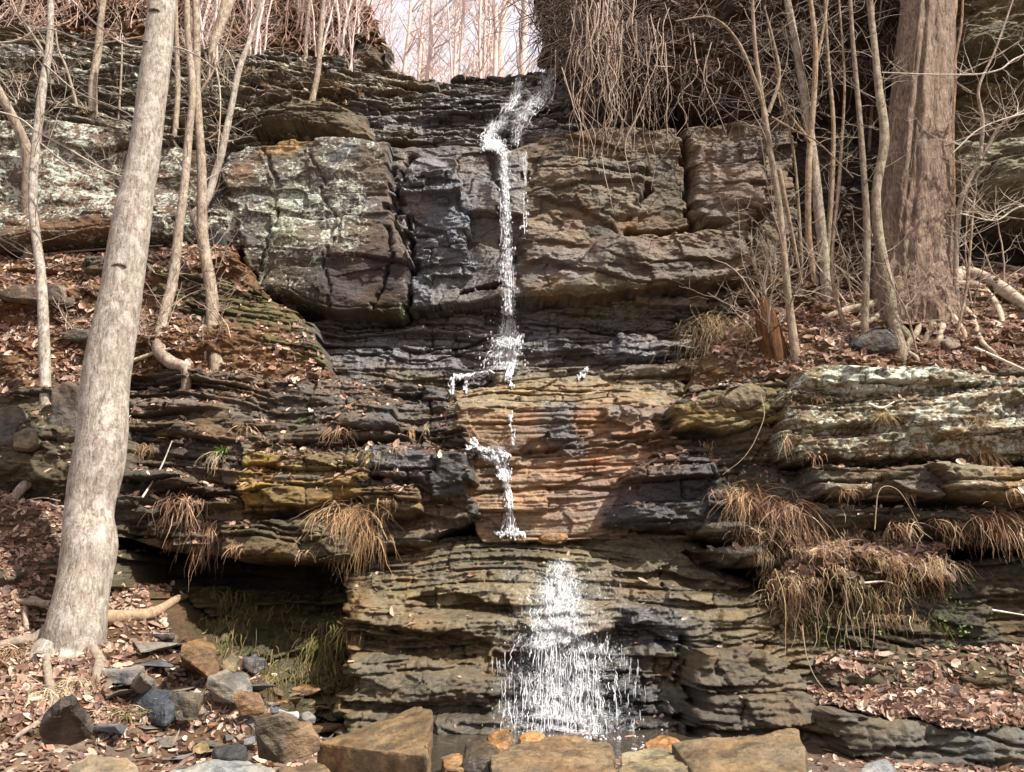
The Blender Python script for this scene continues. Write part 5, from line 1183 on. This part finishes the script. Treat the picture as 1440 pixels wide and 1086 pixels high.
tag(a.build('brush', M_TWIG), 'tangled brown brush and dead stems hanging over the bank right of the lip', 'brush', kind='stuff')
# brush on the top left hillside and behind the skyline
a = Acc()
for i in range(900):
    u = rng.uniform(-60, 520); v = rng.uniform(-60, 75) if u > 250 else rng.uniform(-40, 40)
    p = hit(u, v, .1)
    if p[1] < 12: continue
    d = np.array((rng.normal() * .5, rng.normal() * .4, 1.)); d /= np.linalg.norm(d); L = rng.uniform(.5, 1.8); q = p.copy(); T_ = [p]
    for j in range(6):
        d = d + rng.normal(size=3) * .16; d /= np.linalg.norm(d); q = q + d * L / 6; T_.append(q.copy())
    a.tube(T_, np.linspace(.013, .004, 7) * rng.uniform(.5, 1.2), 3, np.array((.33, .22, .17)) * rng.uniform(.6, 1.5))
tag(a.build('undergrowth', M_TWIG), 'reddish leafless undergrowth on the hillside above the left rock beds', 'undergrowth', kind='stuff')
# vines over the right bank
for i in range(18):
    u = rng.normal(1150, 45); v0 = rng.uniform(800, 880); L = rng.uniform(50, 130); h0 = hit(u, v0)
    px = [(u + rng.normal() * 3 + j * (i % 5 - 1.5) * 1.6, v0 + L * j / 5) for j in range(6)]
    vine('thin pale vine trailing down the face of the right bank', px, h0[1] - .18, rng.uniform(.003, .007), np.array((.42, .33, .21)) * rng.uniform(.5, 1.2), 'vines trailing on the right bank', 'trailing_vine', 'vine', .006)
vine('long looping vine from the right ledge down to the lower shale', [(1090, 800), (1105, 850), (1106, 930)], 8.0, .006, (.42, .31, .18), None, 'trailing_vine', 'vine')
vine('pale vine crossing left below the right bank', [(1128, 880), (1136, 930), (1155, 965), (1180, 985)], 7.6, .006, (.42, .33, .21), None, 'trailing_vine', 'vine')
vine('arched dry stem in front of the right ledge', [(1230, 745), (1236, 690), (1262, 690), (1290, 735)], 7.9, .006, (.40, .30, .19), None, 'trailing_vine', 'vine')
vine('looped root hanging from the rounded rock of the right ledge', [(1070, 555), (1075, 590), (1050, 640), (1018, 668)], 8.5, .006, (.38, .30, .20), None, 'trailing_vine', 'vine')
# small evergreen leaves on right bank
lf = Acc()
for i in range(260):
    u, v = rng.choice([1120, 1160, 1215, 1245, 1165, 1340, 1330]) + rng.normal() * 16, rng.choice([850, 880, 865, 815, 895]) + rng.normal() * 18
    p = hit(u, v, .10 + .1 * rng.random()); s = .022 * rng.uniform(.6, 1.4)
    e1 = rng.normal(size=3); e1 /= np.linalg.norm(e1); e2 = np.cross(e1, rng.normal(size=3)); e2 /= np.linalg.norm(e2)
    lf.add([p - e1 * s, p - e2 * s * .5, p + e1 * s, p + e2 * s * .5], [(0, 1, 2, 3)], np.array((.10, .16, .04)) * rng.uniform(.5, 1.5))
tag(lf.build('ivy', M_GRASS), 'scattered small green leaves among the hanging stems of the right bank', 'ivy', kind='stuff')
# ------------------------------------------------------------------ fallen leaves
LP = np.array([(.38, .22, .14), (.31, .155, .09), (.50, .31, .20), (.62, .46, .34), (.22, .115, .075), (.43, .26, .17), (.18, .11, .085), (.55, .38, .27)])
def leaf_mesh(name, Pts, Nrm, size, rgen):
    n = len(Pts)
    t = rgen.normal(size=(n, 3)); nn = Nrm + rgen.normal(size=(n, 3)) * .45; nn /= np.linalg.norm(nn, axis=1)[:, None]
    a = np.cross(nn, t); a /= np.linalg.norm(a, axis=1)[:, None] + 1e-9; b = np.cross(nn, a)
    s = size * np.clip(np.exp(rgen.normal(-.1, .38, (n, 1))), .4, 1.9); wd = rgen.uniform(.38, .6, (n, 1)); cu = rgen.uniform(-.1, .5, (n, 1)); fo = rgen.uniform(.1, .5, (n, 1))
    p = Pts + nn * s * .25
    # midrib 3 points, 2 side points each side -> 4 quads
    m0, m1, m2 = p - a * s, p + nn * s * -.12, p + a * s + nn * cu * s
    l0 = p - a * s * .45 + b * s * wd + nn * s * fo * .5; l1 = p + a * s * .5 + b * s * wd * .8 + nn * s * (fo * .5 + cu * .4)
    r0 = p - a * s * .45 - b * s * wd + nn * s * fo * .5; r1 = p + a * s * .5 - b * s * wd * .8 + nn * s * (fo * .5 + cu * .4)
    V = np.stack((m0, m1, m2, l0, l1, r0, r1), 1).reshape(-1, 3)
    F0 = np.array([(0, 1, 3, 3), (1, 2, 4, 3), (0, 5, 1, 1), (1, 5, 6, 2)])
    T = np.array([(0, 1, 3), (1, 4, 3), (1, 2, 4), (0, 5, 1), (1, 5, 6), (1, 6, 2)])
    F = (np.arange(n)[:, None, None] * 7 + T[None]).reshape(-1, 3)
    c_ = LP @ np.array((.3, .5, .2)); c = (LP * .8 + c_[:, None] * .2)[rgen.integers(len(LP), size=n)] * rgen.uniform(.55, 1.25, (n, 1))
    return np_mesh(name, V, F, np.repeat(c, 7, 0), smooth=False)

dYx = np.zeros_like(Yg); dYz = np.zeros_like(Yg)
dYx[:, 1:-1] = (Yg[:, 2:] - Yg[:, :-2]) / (2 * DX); dYz[1:-1] = (Yg[2:] - Yg[:-2]) / (2 * DZ)
area = np.sqrt(1 + dYx ** 2 + dYz ** 2)
up = dYz / area                                      # > 0: surface faces up
Yn = np.roll(Yg, -1, 0)
def scatter(name, label, mask, n, size, seed, umin=.25, gap=.35):
    r = np.random.default_rng(seed)
    wgt = (mask * np.clip(up - umin, 0, 1) * np.clip(area, 0, 12) * (Yg < 50) * (np.abs(dYx) < 6)).astype(np.float64)
    patch = np.clip(.85 + 1.0 * fbm(GX * 1.6, GZ * 2.2, 3, seed), .16, 2); wgt *= patch
    wgt[-2:] = 0; cdf = np.cumsum(wgt.ravel()); k = np.searchsorted(cdf, r.random(n) * cdf[-1])
    k = np.clip(k, 0, NZ * NX - 1); j, i = np.divmod(k, NX); f = r.random(n)
    x = GX[j, i] + (r.random(n) - .5) * DX; z = GZ[j, i] + f * DZ; y = Yg[j, i] * (1 - f) + np.where(Yn[j, i] < 50, Yn[j, i], Yg[j, i]) * f
    nr = np.stack((dYx[j, i], -np.ones(n), dYz[j, i]), -1) / area[j, i][:, None]
    me = leaf_mesh(name, np.stack((x, y, z), -1), nr, size, r)
    return tag(link(name, me, M_LEAF), label, 'fallen leaves', kind='stuff')
def zmask(*nm):
    ids = [i for i, z_ in enumerate(ZONES) if z_ in nm]; return np.isin(OWN, ids)
right = GX > 1.2
scatter('leaf_litter', 'copper brown fallen leaves covering the right platform under the trees', LIT * zmask('leafy_slope') * right, 15000, .045, 11, .05)
scatter('leaf_litter', 'brown fallen leaves on the left slope above the ledge', LIT * zmask('leafy_slope') * ~right, 15000, .042, 12, .05)
scatter('leaf_litter', 'sunlit fallen leaves on the bank at the foot of the leaning tree', LIT * zmask('leafy_bank'), 21000, .036, 13, .05)
scatter('leaf_litter', 'bright fallen leaves on the steps of the lower right bank', LIT * zmask('rocky_bank'), 11000, .042, 14, .1)
scatter('leaf_litter', 'fallen leaves caught on the steps of the left ledge', zmask('rock_ledge') * ~right * 1., 3600, .038, 15, .55)
scatter('leaf_litter', 'fallen leaves caught on the steps of the right ledge', zmask('rock_ledge') * right * 1., 2600, .038, 16, .6)
scatter('leaf_litter', 'fallen leaves on the hillside above the thin beds', zmask('hillside') * 1., 6000, .06, 17, .05)
scatter('leaf_litter', 'fallen leaves lodged on the thin beds left of the lip', zmask('layered_cliff_top') * (GX < -1.2), 1500, .04, 18, .6)
scatter('leaf_litter', 'few leaves stuck on the wet shale beside the fall', zmask('shale_apron') * 1., 160, .035, 19, .4)
# leaves on the ground at the foot
r = np.random.default_rng(33); n = 15000
x = r.uniform(-5, 5, n); y = r.uniform(4.4, 7.8, n)
keep = (fld(x, ground_z(x, y)) > y) & ((x < -1.2) | (x > 3.) | (r.random(n) < .15)); x, y = x[keep], y[keep]
me = leaf_mesh('leaf_litter', np.stack((x, y, ground_z(x, y)), -1), np.tile((0, 0, 1.), (len(x), 1)), .036, r)
tag(link('leaf_litter', me, M_LEAF), 'fallen leaves lying on the ground between the foreground rocks', 'fallen leaves', kind='stuff')
# ------------------------------------------------------------------ falling water
def strand(a, pts, r, sides=5, lump=.5):
    pts = np.asarray(pts); n = len(pts)
    rr = r * (.55 + .9 * rng.random(n)); rr[0] *= .3; rr[-1] *= .4
    a.tube(pts, rr, sides, (1, 1, 1), lump)
OCT = np.array(((1, 0, 0), (0, 1, 0), (-1, 0, 0), (0, -1, 0), (0, 0, 1.), (0, 0, -1.)))
OCF = np.array([(0, 1, 4, 4), (1, 2, 4, 4), (2, 3, 4, 4), (3, 0, 4, 4), (1, 0, 5, 5), (2, 1, 5, 5), (3, 2, 5, 5), (0, 3, 5, 5)])
def drop(a, p, r, st=1.6):
    # small 8-sided bead
    an = np.arange(6) * math.pi / 3; V = [p + np.array((0, 0, r * st))]
    ring = lambda k, z: [p + np.array((r * k * math.cos(t), r * k * math.sin(t), z)) for t in an]
    V = np.array(ring(.2, r * st) + ring(.9, r * st * .4) + ring(.9, -r * st * .4) + ring(.2, -r * st))
    F = [(k * 6 + j, k * 6 + (j + 1) % 6, k * 6 + 6 + (j + 1) % 6, k * 6 + 6 + j) for k in range(3) for j in range(6)] + [(0, 1, 2, 3), (0, 3, 4, 5), (18, 19, 20, 21), (18, 21, 22, 23)]
    a.add(V, F, (1, 1, 1))
def follow(a, px, wpx, n, r, off=.05, jit=2.0, part=(.25, .6), drops=0, dr=.011):
    """strands that run over the rock along a path of photo points"""
    L = np.array(px, float); seg = np.linspace(0, 1, len(L))
    for i in range(n):
        f0 = rng.uniform(-.1, 1 - part[0] * .6); f1 = min(1, max(0, f0) + rng.uniform(*part)); f0 = max(0, f0)
        o = rng.normal() * .5; m = max(4, int((f1 - f0) * 26)); out = []
        for f in np.linspace(f0, f1, m):
            u = np.interp(f, seg, L[:, 0]); v = np.interp(f, seg, L[:, 1]); w_ = np.interp(f, seg, wpx)
            o += rng.normal() * .12
            out.append(hit(u + o * w_ + rng.normal() * jit * .4, v + rng.normal() * jit, off + .03 * rng.random()))
        strand(a, smooth_path(out, 2), r * rng.uniform(.5, 1.4))
    for i in range(drops):
        f = rng.random(); u = np.interp(f, seg, L[:, 0]) + rng.normal() * np.interp(f, seg, wpx) * .9; v = np.interp(f, seg, L[:, 1])
        drop(a, hit(u, v + rng.normal() * 4, off + .12 * rng.random()), dr * rng.uniform(.4, 1.3), rng.uniform(1, 2.5))
def fall(a, u0, v0, v1, w0, w1, n, r, Y0, Y1, Ltop=.3, drops=0, drift=0., dr=.012):
    """free falling strands"""
    for i in range(n):
        o = rng.normal() * .45; f0 = rng.uniform(-.15, .95); f1 = min(1, max(f0, 0) + rng.uniform(.05, Ltop)); f0 = max(f0, 0)
        m = max(4, int((f1 - f0) * 30)); pts = []
        for f in np.linspace(f0, f1, m):
            o += rng.normal() * .07
            pts.append(P(u0 + drift * f + o * (w0 + (w1 - w0) * f), v0 + (v1 - v0) * f, Y0 + (Y1 - Y0) * f + rng.normal() * .02))
        strand(a, pts, r * rng.uniform(.45, 1.4))
    for i in range(drops):
        f = rng.random(); 
        drop(a, P(u0 + drift * f + rng.normal() * .6 * (w0 + (w1 - w0) * f), v0 + (v1 - v0) * f, Y0 + (Y1 - Y0) * f + rng.normal() * .06), dr * rng.uniform(.4, 1.3), rng.uniform(1, 3))
def film(rows, dens, nu=14, off=.05, hang=None, parent=None, soft=1.):
    """rows: (left u, right u, v); a thin lacy skin of water over the rock, or hanging free between two depths"""
    R = np.array(rows, float); vs = np.arange(R[0, 2], R[-1, 2] + .1, 2.5); G_ = np.zeros((len(vs), nu, 3)); D_ = np.zeros((len(vs), nu))
    for i, v in enumerate(vs):
        l, r_ = np.interp(v, R[:, 2], R[:, 0]), np.interp(v, R[:, 2], R[:, 1]); f = (v - vs[0]) / (vs[-1] - vs[0] + 1e-6)
        for j in range(nu):
            s = j / (nu - 1); u = l + (r_ - l) * s
            G_[i, j] = hit(u, v, off) if hang is None else P(u, v, hang[0] + (hang[1] - hang[0]) * f - .04 * math.sin(s * math.pi) + .02 * rng.normal())
            D_[i, j] = np.interp(v, [q[0] for q in dens], [q[1] for q in dens]) * (1 - abs(2 * s - 1) ** 2.2 * soft) 
    if hang is None:
        for _ in range(2): G_[1:-1, :, 1] = np.minimum(G_[1:-1, :, 1], (G_[:-2, :, 1] + G_[1:-1, :, 1] + G_[2:, :, 1]) / 3)
    ii = np.arange(len(vs) * nu).reshape(len(vs), nu)
    F = np.stack((ii[:-1, :-1], ii[:-1, 1:], ii[1:, 1:], ii[1:, :-1]), -1).reshape(-1, 4)
    me = np_mesh('film', G_.reshape(-1, 3), F, None, {'dens': D_.ravel()})
    return link('film', me, M_FILM, parent)
def water(a, label):
    o = a.build('waterfall', M_WATER); return tag(o, label, 'waterfall', kind='structure')

a = Acc()
follow(a, [(777, 97), (772, 125), (755, 145), (738, 160), (728, 180), (725, 205)], [5, 9, 12, 11, 7, 4], 20, .006, drops=70)
follow(a, [(730, 108), (728, 135), (715, 158), (700, 175), (684, 192), (680, 208)], [6, 9, 10, 11, 9, 5], 18, .006, drops=70)
follow(a, [(760, 140), (730, 155), (705, 165)], [6, 8, 8], 20, .006)
follow(a, [(684, 195), (690, 207), (708, 214)], [6, 8, 8], 20, .008, drops=30)
follow(a, [(700, 195), (703, 215)], [10, 9], 14, .008)
W_ = water(a, 'white upper cascade splitting over dark beds just under the lip')
film([(768, 786, 96), (752, 782, 125), (732, 768, 150), (716, 744, 172), (716, 736, 208)], [(96, .6), (150, .75), (208, .5)], 12, parent=W_)
film([(724, 738, 106), (718, 740, 135), (692, 724, 165), (674, 706, 192), (676, 716, 212)], [(106, .4), (160, .6), (195, .85), (212, .8)], 12, parent=W_)
a = Acc()
fall(a, 708, 212, 440, 6, 10, 38, .007, 10.62, 10.45, .2, drops=230, drift=6, dr=.013)
fall(a, 709, 212, 300, 4, 5, 22, .010, 10.66, 10.55, .35)
fall(a, 738, 212, 330, 4, 7, 10, .008, 10.6, 10.4, .3, drops=25, drift=0)
W_ = water(a, 'long thin vertical drop of water in front of the massive wall')
film([(699, 715, 208), (701, 719, 280), (700, 724, 360), (702, 728, 445)], [(208, .95), (300, .72), (445, .6)], 10, hang=(10.64, 10.47), parent=W_)
film([(733, 743, 212), (732, 746, 330)], [(212, .3), (330, .15)], 6, parent=W_)
a = Acc()
follow(a, [(712, 430), (714, 465), (708, 490), (702, 518)], [6, 14, 24, 22], 22, .005, off=.07, drops=110, part=(.3, .8))
follow(a, [(735, 470), (722, 500), (715, 535)], [4, 6, 5], 18, .014)
follow(a, [(700, 518), (680, 525), (655, 530), (640, 530)], [5, 4, 4, 4], 14, .012)
follow(a, [(638, 530), (636, 553)], [4, 4], 7, .008, part=(.6, 1)); follow(a, [(653, 530), (653, 552)], [4, 4], 6, .008, part=(.6, 1))
follow(a, [(826, 515), (820, 525), (812, 532)], [4, 4, 5], 5, .006, part=(.6, 1)); follow(a, [(715, 525), (718, 545)], [4, 5], 6, .010)
follow(a, [(720, 585), (722, 625)], [3, 3], 7, .008, part=(.3, .6), drops=8)
W_ = water(a, 'splash and small trickles where the long drop meets the dark shale')
film([(706, 722, 430), (694, 734, 470), (682, 738, 500), (684, 732, 522)], [(430, .55), (480, .75), (522, .6)], 16, off=.08, parent=W_)
film([(632, 720, 524), (630, 722, 534)], [(524, .5), (534, .4)], 20, parent=W_)
a = Acc()
follow(a, [(656, 628), (675, 632), (700, 638), (715, 640)], [3, 5, 6, 5], 16, .007, part=(.35, .8), drops=30, jit=2.5)
follow(a, [(662, 618), (668, 630)], [4, 4], 6, .012, part=(.6, 1))
follow(a, [(690, 640), (703, 655), (708, 675)], [6, 7, 4], 20, .011)
follow(a, [(714, 640), (710, 665), (714, 690), (717, 715), (714, 750)], [4, 4, 4, 6, 10], 22, .006, part=(.25, .6), drops=30)
follow(a, [(695, 750), (735, 752)], [3, 3], 26, .010, part=(.3, .6), drops=30)
W_ = water(a, 'narrow bent chute of water over the left of the orange shelf')
film([(656, 720, 628), (666, 721, 640), (690, 720, 655), (704, 720, 675), (708, 724, 715), (700, 732, 752)], [(628, .7), (645, .75), (680, .6), (752, .75)], 14, parent=W_)
a = Acc()
def env(v): return np.interp(v, [785, 830, 880, 920, 960, 1030], [772, 748, 733, 724, 718, 712]), np.interp(v, [785, 830, 880, 920, 960, 1030], [806, 826, 842, 852, 862, 868])
for i in range(430):
    v = rng.uniform(785, 1020) if i % 3 == 0 else rng.uniform(885, 1025); l, rr = env(v); c = (l + rr) / 2; u = c + (rr - l) * .5 * np.clip(rng.normal() * .5, -1.1, 1.1)
    if v > 905: L = rng.uniform(14, 75) * (1 if rng.random() < .4 else .5)
    else: L = rng.uniform(6, 34)
    h0 = hit(u, v, .07); Y = h0[1]; pts = []; m = 7; x_ = u
    for k in range(m + 1):
        vv = v + L * k / m
        if vv > 1032: break
        x_ += rng.normal() * .9 + (u - c) * .004
        if v > 905: pts.append(P(x_, vv, Y - .05 - .05 * k / m))
        else: pts.append(hit(x_ + rng.normal() * 1.2, vv, .06 + .04 * rng.random()))
    if len(pts) > 3: strand(a, pts, rng.uniform(.002, .0062), 5, .6)
for i in range(480):
    v = rng.uniform(785, 1035); l, rr = env(v); u = (l + rr) / 2 + (rr - l) * .5 * np.clip(rng.normal() * .65, -1.5, 1.5)
    drop(a, hit(u, v, .05 + .25 * rng.random()), rng.uniform(.002, .0075), rng.uniform(1, 3.))
for i in range(40):
    u = rng.choice([702, 710, 878, 890, 900]) + rng.normal() * 7; v = rng.uniform(910, 1020); h0 = hit(u, v, .15)
    pts = [P(u + rng.normal() * .4, v + k * 3.5, h0[1]) for k in range(int(rng.integers(4, 10)))]; strand(a, pts, .004, 4)
W_ = water(a, 'widest lowest fall breaking into white beads over the olive shale')
film([(768, 808, 785), (745, 828, 830), (728, 846, 880), (716, 856, 920), (710, 866, 965), (704, 874, 1034)], [(785, .55), (830, .66), (890, .66), (920, .6), (970, .5), (1034, .6)], 44, off=.10, parent=W_)
film([(700, 880, 800), (690, 900, 1034)], [(800, .25), (900, .38), (1034, .38)], 44, off=.06, parent=W_, soft=.6)
a = Acc()
for i in range(220):
    f = rng.random(); u = 775 + 140 * f + rng.normal() * 9; v = 1028 + 20 * f + rng.normal() * 5
    p = hit(u, v, .03); drop(a, p, rng.uniform(.006, .02), rng.uniform(.5, 1.1))
for i in range(60):
    u, v = rng.uniform(700, 960), 1040 + rng.normal() * 6; drop(a, hit(u, v, .02), rng.uniform(.006, .016), .8)
o = a.build('foam', M_WATER); tag(o, 'white foam where the lowest fall hits the stones', 'foam', kind='structure')

# shallow pool between the stones
pm, pnt, pb = newmat('pool_water'); n_ = N(pnt)
pb.inputs['Base Color'].default_value = (.045, .036, .026, 1); pb.inputs['Roughness'].default_value = .04; pb.inputs['IOR'].default_value = 1.33
pnt.links.new(n_.bump(n_.noise(n_('NewGeometry').outputs['Position'], 14, 3, .6), .35, .02), pb.inputs['Normal'])
c0, c1 = Pz(590, 1080, .345), Pz(985, 1030, .345)
xs = np.linspace(c0[0] - .3, c1[0] + .3, 40); ys = np.linspace(c0[1] - .5, c1[1] + .5, 24); xx, yy = np.meshgrid(xs, ys)
ii = np.arange(xx.size).reshape(xx.shape); F_ = np.stack((ii[:-1, :-1], ii[:-1, 1:], ii[1:, 1:], ii[1:, :-1]), -1).reshape(-1, 4)
po = link('pool', np_mesh('pool', np.stack((xx, yy, np.full(xx.shape, .325)), -1).reshape(-1, 3), F_), pm)
tag(po, 'shallow dark pool among the stones under the lowest fall', 'pool', kind='structure')
# ------------------------------------------------------------------ light, sky, camera
SUN_DIR = Vector((.52, -.30, .80)).normalized()
el = math.asin(SUN_DIR.z); az = math.atan2(SUN_DIR.x, SUN_DIR.y)
w = bpy.data.worlds.new('World'); bpy.context.scene.world = w; w.use_nodes = True
nt = w.node_tree; bg = nt.nodes['Background']
sky = nt.nodes.new('ShaderNodeTexSky'); sky.sky_type = 'NISHITA'; sky.sun_disc = False
sky.sun_elevation = el; sky.sun_rotation = az; sky.dust_density = 6.0; sky.air_density = 1.0; sky.ozone_density = .4
tn = nt.nodes.new('ShaderNodeMix'); tn.data_type = 'RGBA'; tn.blend_type = 'MULTIPLY'; tn.inputs[0].default_value = 1.0
tn.inputs[7].default_value = (1.10, 0.98, 1.0, 1)
veil = nt.nodes.new('ShaderNodeMix'); veil.data_type = 'RGBA'; veil.inputs[0].default_value = .7; veil.inputs[7].default_value = (12.2, 11.4, 11.8, 1)   # thin bright cloud over the blue
nt.links.new(sky.outputs[0], tn.inputs[6]); nt.links.new(tn.outputs[2], veil.inputs[6]); nt.links.new(veil.outputs[2], bg.inputs[0])
bg.inputs[1].default_value = 0.056
ld = bpy.data.lights.new('sun', 'SUN'); ld.energy = 5.0; ld.angle = math.radians(.6); ld.color = (1, .945, .86)
lo = bpy.data.objects.new('sun', ld); C.objects.link(lo)
lo.rotation_euler = SUN_DIR.to_track_quat('Z', 'Y').to_euler()
cd = bpy.data.cameras.new('camera'); cam = bpy.data.objects.new('camera', cd); C.objects.link(cam)
cd.sensor_width = 36; cd.lens = 36 * FPX / 1440; cd.clip_end = 1000; cd.clip_start = .05
cam.location = (0, 0, CAMZ); cam.rotation_euler = (math.radians(90) + PITCH, 0, 0)
sc = bpy.context.scene; sc.camera = cam
sc.view_settings.view_transform = 'Standard'; sc.view_settings.look = 'None'; sc.view_settings.gamma = 1; sc.view_settings.exposure = 1.05
sc.cycles.max_bounces = 6; sc.cycles.transparent_max_bounces = 8; sc.cycles.caustics_reflective = False; sc.cycles.caustics_refractive = False
